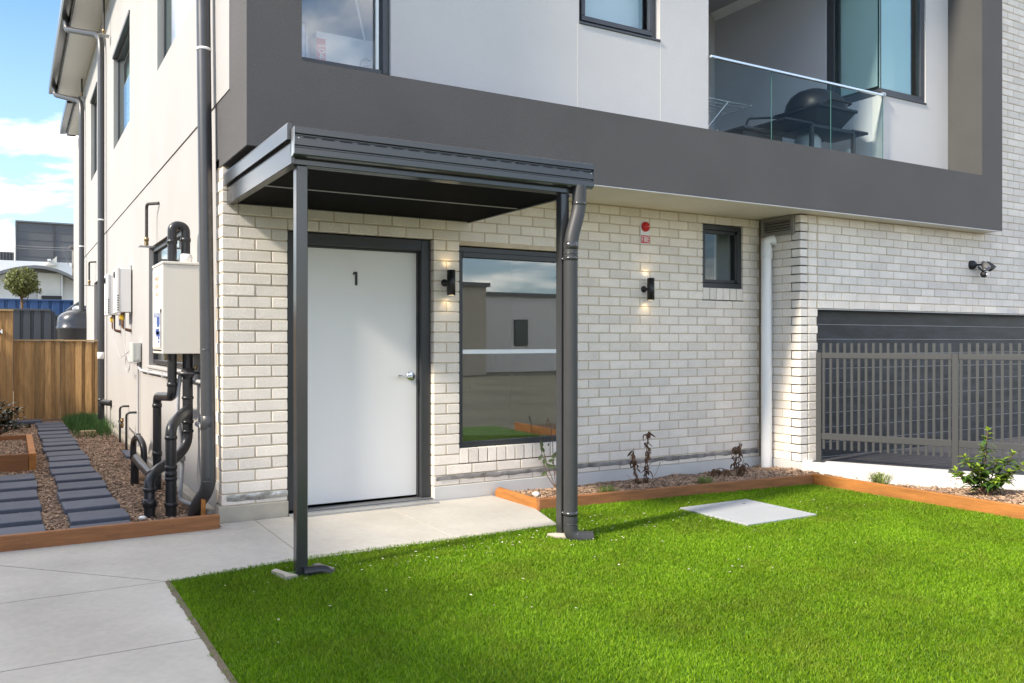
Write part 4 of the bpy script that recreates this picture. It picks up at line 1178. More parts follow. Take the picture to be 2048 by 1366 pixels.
part('arm', MB().tube([(fx - .05, BY - .06, fz), (fx - .01, BY - .1, fz - .06)], .010, 8), M_BLACK, fl)

# ================================================================== YARD EDGES, LID, FENCE
def sleeper(name, p0, p1, w, z0, z1, m, label, cat='timber edging', group='timber bed edging', bev=.006):
    p0, p1 = Vector((*p0, 0)), Vector((*p1, 0)); d = p1 - p0; ln = d.length
    mb = MB().box(0, ln, -w / 2, w / 2, z0, z1, bev)
    me = mb.mesh(name); 
    n_ = len(me.vertices)
    o = part(name, me, m); o.location = p0; o.rotation_euler = (0, 0, math.atan2(d.y, d.x))
    return tag(o, label, cat, group)
sleeper('timber_edging', (-3.2, -.168), (-.055, -.168), .045, -.24, -.102, M_TIMBER_X, 'reddish timber sleeper edging the stepping stone garden beside the path')
sleeper('timber_edging', (2.262, -.745), (2.262, -.03), .07, -.24, -.128, M_TIMBER_W, 'short orange timber log edging between the path and the mulch bed', bev=.028)
sleeper('timber_edging', (2.232, -.722), (5.06, -.975), .048, -.24, -.118, M_TIMBER_X, 'long timber sleeper edging the mulch bed below the brick wall')
sleeper('timber_edging', (5.088, -.96), (5.27, -4.6), .05, -.24, -.112, M_TIMBER_W, 'bright orange timber sleeper edging the bed beside the fence')
ns = MB()
for (x, z) in ((-1.23, -.165), (-.36, -.145), (-.36 - 1.5, -.15)): ns.lathe([(0, -.002), (.007, -.001), (.008, 0)], (x, -.1905, z), 10, axis=1)
solo('edging_screws', ns, M_COPPER, 'rusty screw heads in the reddish sleeper beside the path', 'screws')
peg = MB().box(-.128, -.098, .085, .105, -.26, .03, .003)
solo('timber_peg', peg, M_TIMBER_W, 'small timber peg standing against the elbow of the big downpipe', 'peg')

lid = thing('access_lid', (3.56, -1.63, GZ), 'pale grey two piece access cover set in the lawn', 'cover')
part('cover_half', MB().box(LID[0], LID[1], LID[2], -1.632, -.23, -.1915, .003), M_LID, lid)
part('cover_half', MB().box(LID[0], LID[1], -1.628, LID[3], -.23, -.1915, .003), M_LID, lid)
part('seam', MB().box(LID[0] + .01, LID[1] - .01, -1.6318, -1.6282, -.21, -.1930), mat('seam_blue', (.16, .20, .30), .6), lid)
part('lift_hole', MB().lathe([(0, .001), (.014, .001), (.016, 0)], (3.765, -1.40, -.1915), 14), M_TILE, lid)

def along(t, off=0.0):
    nrm = Vector((-RWD.y, RWD.x, 0))                      # towards the driveway
    return RW0 + RWD * t + nrm * off
rwm = MB()
wt = .17; LN = (RW1 - RW0).length
a, b, c, d = along(-.02), along(LN), along(LN, wt), along(-.02, wt)
rwm.add([(*a.xy, -.4), (*b.xy, -.4), (*c.xy, -.4), (*d.xy, -.4), (*a.xy, -.074), (*b.xy, -.074), (*c.xy, -.074), (*d.xy, -.074)],
        [(4, 5, 6, 7), (0, 1, 5, 4), (1, 2, 6, 5), (2, 3, 7, 6), (3, 0, 4, 7)])
bmn = bmesh.new(); me = rwm.mesh('retaining_wall'); bmn.from_mesh(me); bmesh.ops.bevel(bmn, geom=[e for e in bmn.edges if all(v.co.z > -.1 for v in e.verts)], offset=.012, segments=2, affect='EDGES'); bmn.to_mesh(me); bmn.free()
tag(part('retaining_wall', me, M_RETAIN), 'low white retaining wall under the grey picket fence', 'wall')

fen = thing('picket_fence', tuple(along(1.2, .06).xy) + (-.074,), 'grey metal picket fence on the white retaining wall before the garage', 'fence')
ang = math.atan2(RWD.y, RWD.x)
def fbox(name, t0, t1, o0, o1, z0, z1, m=M_FENCE, bev=.002):
    me = MB().box(t0, t1, o0, o1, z0, z1, bev).mesh(name)
    me.transform(Matrix.Translation(RW0) @ Matrix.Rotation(ang, 4, 'Z'))
    return part(name, me, m, fen)
F0, PITCH = .115, .0649
for k in range(3):
    t = F0 + k * 1.195
    fbox('post', t, t + .05, .035, .085, -.068, 1.0, bev=.003)
    fbox('base_plate', t - .03, t + .08, .012, .11, -.0735, -.066)
for k in range(2):
    fbox('rail', F0 + .0505 + k * 1.195, F0 + 1.1945 + k * 1.195, .042, .080, .150, .212, bev=.003)
for k in range(2):
    fbox('rail', F0 + .0505 + k * 1.195, F0 + 1.1945 + k * 1.195, .042, .080, .944, .9995, bev=.003)
pk = MB().box(-.0110, .0110, .047, .075, .055, 1.092, .0015).mesh('picket'); pk.materials.append(M_FENCE)
for k in range(36):
    t = F0 + .025 + (k // 18) * 1.195 + .0135 + PITCH * (k % 18 + .5)
    o = bpy.data.objects.new('picket', pk); o.location = RW0 + RWD * t; o.rotation_euler = (0, 0, ang)
    link(o, fen)

# ================================================================== PLANTS
def leaf(mb, p, d, up, ln, w, curl=.3, fold=.15):
    """a leaf of eight faces: base, widest, tip, folded along its rib"""
    p, d = Vector(p), Vector(d).normalized(); up = Vector(up)
    s_ = d.cross(up)
    if s_.length < 1e-4: s_ = d.orthogonal()
    s_.normalize(); n_ = s_.cross(d)
    P = []
    for (t, ww, cz) in ((0, .05, 0), (.3, .42, .10), (.62, .46, .04), (.86, .22, -.10), (1, 0, -.22)):
        c = p + d * ln * t + n_ * ln * curl * cz * 1.6
        if ww == 0: P.append((c,))
        else: P.append((c + s_ * w * ww + n_ * w * fold * (1 if ww > .1 else 0), c, c - s_ * w * ww + n_ * w * fold * (1 if ww > .1 else 0)))
    vs_ = [v for r_ in P for v in r_]
    fs = []
    for i in range(3):
        o_ = i * 3; fs += [(o_, o_ + 1, o_ + 4, o_ + 3), (o_ + 1, o_ + 2, o_ + 5, o_ + 4)]
    fs += [(9, 10, 12), (10, 11, 12)]
    mb.add(vs_, fs, True)
def rnd_dir(zlo=-.3, zhi=.9):
    a = random.uniform(0, 6.283); z = random.uniform(zlo, zhi); r_ = math.sqrt(max(0, 1 - z * z)); return Vector((r_ * math.cos(a), r_ * math.sin(a), z))

# green shrub beside the fence
sh = thing('green_shrub', (5.50, -2.34, -.16), 'bushy glossy green shrub with yellow new leaves beside the fence', 'shrub')
stm, lfs, lfy = MB(), MB(), MB()
base = Vector((5.50, -2.34, -.165))
tops = [(.02, .0, .55), (.0, .03, .40), (-.13, .02, .33), (.19, -.01, .36), (.27, .02, .27), (-.20, -.01, .22), (.10, .05, .30), (-.07, -.06, .26), (.13, -.07, .22), (-.12, .09, .18), (.05, -.1, .16), (.22, .08, .18), (-.03, .1, .24)]
RT = Vector((math.cos(R(30.39)), -math.sin(R(30.39)), 0)); 
for (u, v, z) in tops:
    tip = base + RT * u * 1.2 + FWD * v + Vector((0, 0, z))
    mid = base.lerp(tip, .5) + Vector((random.uniform(-.02, .02), random.uniform(-.02, .02), .02))
    stm.tube([base + Vector((random.uniform(-.015, .015), random.uniform(-.015, .015), 0)), mid, tip], [.006, .0045, .0025], 6)
    nl = 34 if z < .42 else 30
    for i in range(nl):
        t = random.uniform(.28, 1.0); p = base.lerp(mid, t * 2) if t < .5 else mid.lerp(tip, t * 2 - 1)
        d = rnd_dir(-.35, .6); new = t > .84
        leaf(lfy if new and random.random() < .75 else lfs, p, d, (0, 0, 1), random.uniform(.06, .105) * (.75 if new else 1), random.uniform(.028, .046) * (.8 if new else 1), random.uniform(.1, .5))
    for i in range(4): leaf(lfy, tip, rnd_dir(.2, .95), (0, 0, 1), random.uniform(.035, .055), .022, .2)
part('stems', stm, M_STEM, sh); tag(part('leaves', lfs, M_LEAF, sh), kind='stuff'); tag(part('new_leaves', lfy, M_LEAFYG, sh), kind='stuff')

# withered plants against the wall
def dead_plant(name, base, stems, label, nleaf=9, droop=True):
    t = thing(name, base, label, 'plant', 'withered plants in the front bed')
    s_, l_ = MB(), MB(); base = Vector(base)
    for st in stems:
        pts_ = [base + RT * u + FWD * v + Vector((0, 0, z)) for (u, v, z) in st]
        s_.tube(pts_, [.0045 * (1 - .6 * i / (len(pts_) - 1)) for i in range(len(pts_))], 6)
        for i in range(nleaf):
            q = random.random() ** .7; k = min(int(q * (len(pts_) - 1)), len(pts_) - 2)
            p = pts_[k].lerp(pts_[k + 1], random.random())
            d = Vector((random.uniform(-.6, .6), random.uniform(-.6, .6), random.uniform(-1.6, -.3)))
            leaf(l_, p + rnd_dir(-.5, .5) * .012, d, rnd_dir(-.2, .4), random.uniform(.04, .085), random.uniform(.010, .024), random.uniform(.3, 1.1), random.uniform(.3, .9))
    part('stems', s_, M_STEM, t); tag(part('withered_leaves', l_, M_DEAD, t), kind='stuff')
dead_plant('withered_plant', (3.567, -.365, -.195),
           [[(0, 0, 0), (.02, 0, .12), (.035, 0, .30), (.05, 0, .47), (.055, 0, .50), (.065, 0, .48)],
            [(0, 0, 0), (.035, 0, .10), (.045, .0, .22), (.05, 0, .36)],
            [(-.01, 0, 0), (-.06, 0, .10), (-.075, 0, .24), (-.078, 0, .35)]], 'tall withered brown plant below the black wall lamp', 30)
ex = MB(); b0 = Vector((3.567, -.365, -.195))
ex.tube([b0 + RT * u + Vector((0, 0, z)) for u, z in ((.02, .02), (.08, .06), (.13, .14), (.16, .22))], .0016, 5)
ex.tube([b0 + RT * u + Vector((0, 0, z)) for u, z in ((.04, .18), (.10, .24), (.15, .265), (.18, .25), (.175, .22))], .0016, 5)
ex.tube([b0 + RT * u + Vector((0, 0, z)) for u, z in ((-.03, .02), (-.09, .06), (-.14, .11))], .0016, 5)
solo('dry_stalks', ex, M_STEM, 'thin curved dry stalks around the tall withered plant', 'stalks')
dead_plant('withered_plant', (4.511, -.505, -.20),
           [[(0.06, 0, 0), (.07, 0, .12), (.075, 0, .26), (.08, 0, .36)], [(.06, 0, 0), (.05, 0, .15), (.03, 0, .30), (.05, 0, .33)],
            [(.05, 0, 0), (-.05, .0, .08), (-.15, 0, .10), (-.23, 0, .05)], [(.05, .02, 0), (-.02, .02, .10), (-.10, .02, .12), (-.18, .03, .09)], [(.05, 0, 0), (.10, 0, .12), (.12, 0, .2)]],
           'collapsed withered brown plant beside the white drainpipe', 26)
# half bare plant behind the post
hp = thing('sparse_plant', (2.80, -.12, -.18), 'spindly half bare plant with a few green leaves beside the right canopy post', 'plant')
s_, l_, dl = MB(), MB(), MB(); b0 = Vector((2.80, -.12, -.18))
for st in ([(0, 0), (-.06, .16), (-.11, .33), (-.15, .50)], [(0, 0), (-.02, .2), (-.03, .42), (-.045, .56), (-.075, .62), (-.085, .59)], [(0, 0), (-.08, .12), (-.12, .30)], [(0, 0), (.02, .2), (.03, .4), (.02, .52)]):
    s_.tube([b0 + RT * u + Vector((0, 0, z)) for u, z in st], [.0035] * (len(st) - 1) + [.0015], 6)
for (u, z, du, dz) in ((-.10, .32, -.4, .5), (-.115, .30, -.6, -.7), (-.10, .27, -.1, -.8), (-.07, .24, .8, .2), (-.06, .20, .9, -.1), (-.08, .15, -.8, -.6), (-.05, .28, .8, .1), (-.12, .36, -.2, .8), (-.02, .3, .7, .3), (-.09, .22, .6, -.4)):
    leaf(l_, b0 + RT * u + Vector((0, 0, z)), RT * du + Vector((0, -.1, dz)), -FWD, .062, .034, .2)
for (u, z) in ((-.08, .60), (-.07, .40), (-.03, .24), (-.02, .20)): leaf(dl, b0 + RT * u + Vector((0, 0, z)), Vector((.3, 0, -1)), -FWD, .03, .016, .8)
part('stems', s_, M_STEM, hp); tag(part('leaves', l_, M_LEAFMID, hp), kind='stuff'); tag(part('withered_leaves', dl, M_DEAD, hp), kind='stuff')
# grass tufts
def tuft(x, y, z, r_, h_, n, m, label):
    a = rng.uniform(0, 6.283, n); rr = r_ * .35 * np.sqrt(rng.uniform(0, 1, n))
    mb = MB(); 
    for i in range(n):
        p = Vector((x + rr[i] * math.cos(a[i]), y + rr[i] * math.sin(a[i]), z)); d = Vector((math.cos(a[i]), math.sin(a[i]), 0)) * random.uniform(.2, 1) * r_
        q = p + d * .5 + Vector((0, 0, h_ * random.uniform(.6, 1))); e_ = p + d * 1.15 + Vector((0, 0, h_ * random.uniform(.25, .9)))
        s2 = d.cross(Vector((0, 0, 1))).normalized() * .0022
        mb.add([p - s2, p + s2, q + s2, q - s2, e_], [(0, 1, 2, 3), (3, 2, 4)])
    return solo('grass_tuft', mb, m, label, 'grass tuft', 'grass tufts in the beds')
tuft(3.03, -.56, -.20, .12, .09, 130, M_TUFT, 'yellowish grass tuft behind the timber edging next to the right canopy post')
tuft(4.08, -.62, -.20, .11, .09, 110, M_TUFT, 'straw coloured grass tuft between the two withered plants')
tuft(5.44, -1.42, -.22, .15, .15, 150, M_TUFT, 'green grass tuft at the foot of the white retaining wall')
weed = MB()
for i in range(16): leaf(weed, (2.81 + random.uniform(-.03, .03), -.47 + random.uniform(-.02, .02), -.195), rnd_dir(.1, .8), (0, 0, 1), .04, .022)
solo('weed', weed, M_PATCH, 'small leafy weed at the foot of the downpipe behind the edging', 'weed')
twg = MB()
for c in ((5.44, -1.36), (5.72, -2.02), (6.0, -2.6)):
    for i in range(7):
        p = Vector((c[0] + random.uniform(-.05, .05), c[1] + random.uniform(-.1, .1), -.185)); d = rnd_dir(.4, .9)
        twg.tube([p, p + d * .06, p + d * .12 + Vector((.02, 0, -.01))], .001, 4)
        for k in range(3): leaf(twg, p + d * random.uniform(.05, .12), rnd_dir(), (0, 0, 1), .016, .01)
tag(part('dry_twigs', twg, M_STEM), 'fine dry dark twigs in the bed beside the fence', 'twigs', kind='stuff')
solo('white_stone', MB().lathe([(0, .022), (.02, .02), (.034, .008), (.03, -.01)], (2.52, -.24, -.185), 12), M_WHITE, 'single white stone on the mulch near the path', 'stone')

# ================================================================== SIDE PASSAGE: PIPES AND EQUIPMENT
def collars(parent, m, lst):
    for (x, y, z, r0, r1, hh) in lst:
        part('collar', MB().lathe([(r0, -hh / 2 - .002), (r1, -hh / 2), (r1, hh / 2), (r0, hh / 2 + .002)], (x, y, z), 20), m, parent)
# downpipes
d1 = thing('downpipe', (-.085, .10, GZ), 'thick charcoal downpipe at the left corner of the brick wall', 'downpipe', 'downpipes on the side wall')
pp = part('pipe', MB().tube([(-.085, .262, 6.45), (-.085, .25, 3.6), (-.082, .075, .35), (-.084, .055, .05), (-.13, .24, -.10), (-.135, .30, -.16), (-.14, .33, -.26)], .050, 24, bend=.09), M_DOWNPIPE, d1)
def clip1(z, y): part('white_strap', MB().lathe([(.050, -.010), (.0525, -.010), (.0525, .010), (.050, .010)], (-.085, y, z), 24), M_TAPE, d1)
clip1(3.27, .232)
collars(d1, M_DOWNPIPE, [(-.083, .085, .52, .05, .0525, .10), (-.083, .060, .10, .05, .052, .006), (-.084, .112, 1.05, .05, .0512, .004)])
def eave_pipe(y, label, zt=6.5, xo=-.52, white=None, lean=.12):
    t = thing('downpipe', (-.08, y, GZ), label, 'downpipe', 'downpipes on the side wall')
    part('pipe', MB().tube([(xo, y + 1.05, zt + .02), (xo, y + 1.05, zt - .16), (-.085, y + .12, zt - .46), (-.08, y + .02, zt - .72), (-.08, y, .10), (-.08, y, -.3)], .05, 20, bend=.13), M_DOWNPIPE, t)
    for z in (3.05, ): part('white_strap', MB().lathe([(.05, -.012), (.053, -.012), (.053, .012), (.05, .012)], (-.08, y + .005, z), 20), M_TAPE, t)
    if white: part('white_section', MB().lathe([(.05, white[0]), (.056, white[0] + .003), (.056, white[1] - .003), (.05, white[1])], (-.08, y, 0), 20), M_PVCW, t)
eave_pipe(8.7, 'charcoal downpipe from the eave passing the two water heaters', white=(.83, .94))
eave_pipe(13.1, 'charcoal downpipe with a long white section next to the timber fence', white=(.12, .96))
# copper relief pipes with flanges
def relief(y, z0, z1, label, x=-.10):
    t = thing('relief_pipe', (x, y, z0), label, 'pipe', 'relief pipes on the side wall')
    part('pipe', MB().tube([(.0, y - .16, z1), (x, y - .05, z1), (x, y, z1 - .03), (x, y, z0)], .016, 10, bend=.04), M_DARKPIPE, t)
    part('valve', MB().lathe([(.016, .09), (.024, .08), (.024, .05), (.018, .045), (.022, .01), (0, .0)], (x, y, z0), 12), M_BRASS, t)
    part('flange', MB().box(x - .075, x + .075, y - .075, y + .075, z0 - .012, z0 - .004, .001), M_GALV, t)
relief(3.22, 2.105, 2.535, 'bent dark pipe with a square flange above the side window')
relief(10.85, 2.13, 2.545, 'bent dark pipe with a flange above the far side window')
relief(13.2, 6.13, 6.62, 'short dark pipe with a flange under the end of the eave', -.07)
relief(8.0, 5.78, 6.62, 'dark pipe with a flange hanging beside the middle upper window')

# valve cabinet
cb = thing('valve_cabinet', (-.15, 1.0, 1.0), 'tall cream metal valve cabinet with orange lettering on the side wall', 'cabinet')
part('case', MB().box(-.296, -.006, .752, 1.275, 1.012, 1.715, .004), M_CAB, cb)
part('lid', MB().box(-.302, -.004, .744, 1.283, 1.7155, 1.737, .004), M_CAB, cb)
part('door_panel', MB().box(-.3005, -.2965, .770, 1.258, 1.055, 1.695, .001), M_CAB, cb)
part('door_slot', MB().box(-.3015, -.2965, .80, 1.25, 1.035, 1.045), M_BLACK, cb)
part('notice', MB().box(-.3035, -.3008, .80, 1.215, 1.065, 1.335), M_NOTICE, cb)
part('lock', MB().box(-.309, -.3008, .775, .795, 1.335, 1.365, .003), M_BLACK, cb)
part('notice_edge', MB().box(-.3045, -.3035, .785, .80, 1.06, 1.345), M_BLACK, cb)
for (y0, y1, z0, z1) in ((.85, 1.0, 1.245, 1.305), (.87, .985, 1.225, 1.245), (.84, 1.02, 1.15, 1.19), (.88, 1.06, 1.165, 1.21), (.86, .93, 1.125, 1.15), (.87, .93, 1.10, 1.115)):
    part('notice_picture', MB().box(-.3045, -.3036, y0, y1, z0, z1), M_BLUEPRINT, cb)
text_part('notice_heading', 'BLOCK PLAN', .055, M_BLUEPRINT, cb, MX_LEFT(-.3046, 1.0, 1.322))
for i, s_ in enumerate(('SPRINKLER', 'CONTROL', 'VALVE')):
    me = text_mb(s_, .052, 0.0); me.transform(MX_LEFT(-.3015, 1.02, 1.612 - i * .062) @ Matrix.Diagonal((.95, 1, 1, 1)))
    part('lettering', me, M_ORANGE, cb)

# black vent loop above and below the cabinet
lp = thing('vent_pipe', (-.2, .9, GZ), 'black vent pipe looping over the cream cabinet and stepping back below it', 'pipe', 'black pipes in the side passage')
part('pipe', MB().tube([(-.098, .92, 1.74), (-.098, .92, 2.04), (-.20, .92, 2.045), (-.20, .92, 1.738)], .036, 20, bend=.075), M_PVCB, lp)
part('pipe', MB().tube([(-.20, .92, 1.011), (-.20, .92, .665), (-.205, 1.70, .625), (-.205, 1.70, -.3)], .036, 20, bend=.075), M_PVCB, lp)
part('white_collar', MB().lathe([(.036, 0), (.052, .004), (.053, .05), (.046, .075), (.036, .078)], (-.098, .92, 1.738), 20), M_PVCW, lp)
collars(lp, M_PVCB, [(-.098, .92, 1.93, .036, .041, .03), (-.20, .92, 1.91, .036, .041, .03), (-.20, .92, .765, .036, .041, .03), (-.205, 1.70, .545, .036, .041, .03), (-.205, 1.70, .12, .036, .041, .04)])
# main riser below the cabinet with its two branches
rs = thing('riser_pipe', (-.085, .9, GZ), 'black branching pipe under the cabinet with a flanged joint', 'pipe', 'black pipes in the side passage')
part('riser', MB().tube([(-.085, .90, 1.011), (-.085, .90, .28), (-.20, .80, .175), (-.36, .62, .125), (-.42, .56, .06), (-.42, .52, -.06), (-.42, .52, -.3)], .040, 20, bend=.085), M_PVCB, rs)
part('branch', MB().tube([(-.085, .90, .56), (-.20, .60, .525), (-.275, .49, .47), (-.275, .48, .30), (-.275, .48, -.3)], .040, 20, bend=.08), M_PVCB, rs)
part('branch', MB().tube([(-.40, .58, .10), (-.375, 1.4, .075), (-.345, 2.0, .06), (-.34, 2.10, -.02), (-.34, 2.12, -.3)], .036, 18, bend=.09), M_PVCB, rs)
part('flange', MB().lathe([(.036, -.03), (.05, -.028), (.052, -.012), (.086, -.01), (.086, .010), (.05, .012), (.046, .04), (.036, .042)], (-.085, .90, .855), 26), mat('flange_iron', (.10, .10, .105), .35, metal=.5), rs)
part('test_cock', MB().lathe([(0, .02), (.014, .018), (.014, -.02), (0, -.022)], (-.035, .85, .90), 10), M_BRASS, rs)
collars(rs, M_PVCB, [(-.085, .90, .655, .04, .046, .02), (-.085, .90, .46, .04, .046, .02), (-.085, .90, .385, .04, .046, .02), (-.42, .52, .0, .04, .0455, .025), (-.42, .52, -.1, .04, .049, .06), (-.275, .48, .385, .04, .0455, .025),
                      (-.275, .48, .16, .04, .0455, .03), (-.275, .48, .11, .04, .0435, .03), (-.275, .48, .075, .04, .0455, .02), (-.275, .48, -.12, .04, .0475, .03)])
# conduits
cd = thing('conduit_run', (-.03, 2.5, .7), 'thin grey conduit running along the side wall below the window', 'conduit')
part('conduit', MB().tube([(-.02, 4.50, .86), (-.02, 4.50, .80), (-.022, 4.30, .775), (-.022, .4, .79)], .016, 10, bend=.03), M_PVCG, cd)
part('conduit', MB().tube([(-.02, 4.60, .86), (-.02, 4.60, -.2)], .013, 10), M_PVCG, cd)
part('conduit', MB().tube([(-.03, .80, .45), (-.03, .3, .43)], .020, 10), M_PVCG, cd)
part('saddle', (lambda m: ([m.box(-.042, -.003, y - .01, y + .01, .752, .80, .002) for y in (3.6, 2.6, 1.6)], m)[-1])(MB()), M_PVCG, cd)
part('conduit', MB().tube([(-.03, 9.25, 2.1), (-.03, 9.25, -.2)], .013, 8), M_PVCG, cd)
fx_ = thing('flexible_hose', (-.12, .8, .3), 'pale corrugated hose hanging between the black pipes', 'hose')
fh = []
ctrl = [Vector(v) for v in ((-.13, .95, .86), (-.155, .92, .70), (-.16, .90, .50), (-.13, .92, .30), (-.12, .95, .12), (-.15, .82, -.04), (-.155, .78, -.14), (-.09, .66, -.17))]
for i in range(len(ctrl) - 1):
    for k in range(16):
        t = k / 16; p0, p1, p2, p3 = ctrl[max(i - 1, 0)], ctrl[i], ctrl[i + 1], ctrl[min(i + 2, len(ctrl) - 1)]
        fh.append(.5 * ((2 * p1) + (p2 - p0) * t + (2 * p0 - 5 * p1 + 4 * p2 - p3) * t * t + (3 * p1 - p0 - 3 * p2 + p3) * t ** 3))
part('hose', MB().tube(fh, [.019 if i % 2 else .0155 for i in range(len(fh))], 10), M_PVCG, fx_)
part('coupling', MB().lathe([(.02, -.02), (.026, -.018), (.026, .018), (.02, .02)], (-.12, .94, .16), 14), M_PVCG, fx_)
# gas water heaters
def heater(y0, label, w=.36):
    t = thing('water_heater', (-.11, y0, 1.48), label, 'water heater', 'gas water heaters on the side wall')
    z0, z1 = 1.478, 2.03
    part('case', MB().box(-.145, -.012, y0, y0 + w, z0, z1, .006), M_HEATER, t)
    part('front_cover', MB().box(-.185, -.1455, y0 - .004, y0 + w + .004, z0 - .012, z1 + .012, .010), M_HEATER, t)
    part('flue', MB().lathe([(.035, -.012), (.045, -.010), (.045, 0), (.0, .001)], (-.1855, y0 + w * .5, z1 - .075), 18, axis=0), M_BLACK, t)
    for z in np.linspace(z0 + .02, z0 + .2, 7): part('side_slot', MB().box(-.175, -.155, y0 - .0055, y0 - .0035, z, z + .014), M_BLACK, t)
    part('badge', MB().box(-.1875, -.1852, y0 + .10, y0 + .20, z0 + .03, z0 + .05), M_BLACK, t)
    part('wall_bracket', MB().box(-.0115, -.002, y0 + .08, y0 + .25, z0 - .03, z1 + .05), M_GALV, t)
    for k, (yy, xx, m) in enumerate(((y0 + .10, -.105, M_COPPER), (y0 + .16, -.075, M_DARKPIPE))):
        part('water_pipe', MB().tube([(xx, yy, z0), (xx, yy, z0 - .20 - .02 * k), (0, yy - .02, z0 - .225 - .015 * k)], .0125, 10, bend=.04), m, t)
    part('gas_valve', MB().lathe([(.013, .05), (.022, .045), (.024, .0), (.013, -.02)], (-.105, y0 + .10, z0 - .085), 12), M_YELLOW, t)
    part('valve_lever', MB().box(-.135, -.12, y0 + .08, y0 + .12, z0 - .09, z0 - .03, .003), M_YELLOW, t)
heater(5.33, 'nearer white water heater on the side wall')
heater(6.55, 'farther white water heater on the side wall')
jb = thing('junction_box', (-.05, 4.5, .87), 'small grey electrical box below the water heaters', 'electrical box')
part('case', MB().box(-.100, -.003, 4.42, 4.72, .868, 1.095, .004), M_JBOX, jb)
part('cover', MB().box(-.092, -.012, 4.413, 4.42, .885, 1.08, .002), M_JBOX, jb)
part('cover_hatch', MB().box(-.055, -.02, 4.410, 4.4135, .90, 1.065, .001), mat('junction_hatch', (.52, .54, .52), .45), jb)
cbm = MB()
cbm.tube([(-.10, 6.62, 1.47), (-.10, 6.5, 1.15), (-.09, 5.9, .90), (-.11, 5.2, .93), (-.08, 4.75, 1.02)], .004, 6, bend=.2)
cbm.tube([(-.08, 5.40, 1.47), (-.08, 5.38, 1.05), (-.09, 5.2, .95), (-.09, 4.74, 1.0)], .004, 6, bend=.1)
cbm.tube([(-.09, 4.75 + .22 * math.cos(a) + .25, .86 + .085 * math.sin(a * 1.0) - .004 * a) for a in np.linspace(0, 12.5, 50)], .004, 6)
solo('loose_cables', cbm, M_PVCG, 'loose grey cables coiled beside the small electrical box', 'cable')
# small stand pipes along the wall
def standpipe(name, y, x, z, r_, label, twin=0.0):
    t = thing(name, (x, y, GZ), label, 'pipe', 'small pipes along the side wall')
    part('pipe', MB().tube([(0, y - .05, z), (x, y, z), (x, y, -.28)], r_, 12, bend=.05), M_PVCB, t)
    return t
tp = standpipe('tap_pipe', 5.75, -.10, .27, .014, 'thin black pipe with a hook top by the side wall')
t2 = standpipe('tap_pipe', 4.75, -.13, .26, .014, 'thin black pipe with a brass tap by the side wall')
part('brass_tap', (lambda m: (m.lathe([(0, .05), (.018, .045), (.022, .02), (.012, .01), (.020, -.02), (.014, -.06), (0, -.062)], (-.15, 5.0, .115), 12), m.box(-.17, -.13, 4.98, 5.02, .165, .175, .003), m)[-1])(MB()), M_BRASS, t2)
part('link_pipe', MB().tube([(-.12, 5.7, .08), (-.15, 5.0, .08)], .011, 8), M_PVCB, t2)
gt = thing('gully_trap', (-.12, 3.9, GZ), 'black bent pipe pair with a cap standing in the mulch', 'pipe', 'small pipes along the side wall')
part('pipe', MB().tube([(-.155, 3.85, -.28), (-.155, 3.85, .02), (-.13, 3.62, .09), (-.10, 3.42, .0), (-.10, 3.42, -.28)], .033, 14, bend=.09), M_PVCB, gt)
part('cap', MB().lathe([(0, .028), (.032, .026), (.036, .0), (.03, -.02)], (-.135, 3.66, .085), 16), M_PVCB, gt)
gt2 = thing('gully_trap', (-.1, 8.3, GZ), 'black bent pipe at the foot of the downpipe with the white band', 'pipe', 'small pipes along the side wall')
part('pipe', MB().tube([(.0, 7.9, .17), (-.12, 8.1, .18), (-.13, 8.12, .12), (-.13, 8.12, -.28)], .046, 14, bend=.07), M_PVCB, gt2)
part('cap', MB().lathe([(0, .03), (.045, .028), (.052, .0), (.045, -.02)], (-.13, 8.12, .21), 16), M_PVCB, gt2)
bs = MB().prism([(-.21, 3.95), (-.09, 3.90), (-.07, 4.5), (-.2, 4.6)], 2, -.22, -.165)
solo('drain_cover', bs, M_PAVER, 'dark plastic drain base between the small pipes', 'drain')
solo('rock', MB().lathe([(0, .05), (.05, .045), (.10, .015), (.10, -.02), (.07, -.05)], (-.30, 2.35, -.19), 9), mat('rock_brown', (.24, .15, .09), .9, var=.3, vscale=18, bump=1.5, bscale=40), 'brown rock on the mulch under the black pipe end', 'rock')
solo('plastic_scrap', MB().lathe([(0, .014), (.018, .012), (.032, .0), (.018, -.01)], (-.49, .35, -.175), 7), M_PVCW, 'scrap of white plastic on the mulch behind the reddish sleeper', 'litter')

# ---- weedy grass at the far end, timber bits
n_ = 5200
gx_, gy_ = -.30 + rng.normal(0, .16, n_), 8.35 + rng.normal(0, .8, n_)
ok = (gx_ < -.02) & (gx_ > -.60) & (gy_ < 9.7) & (gy_ > 6.3)
o = blades('weedy_grass', gx_[ok], gy_[ok], np.full(ok.sum(), -.205), .15, .006, .8, M_PATCH)
tag(o, 'patch of long weedy grass beside the far stepping stones', 'grass', kind='stuff')
solo('timber_offcut', MB().box(-.50, -.30, 6.72, 6.82, -.19, -.12, .01), mat('offcut_pale', (.42, .30, .17), .8, var=.2, vscale=12), 'pale timber offcut lying at the edge of the weedy grass', 'offcut')

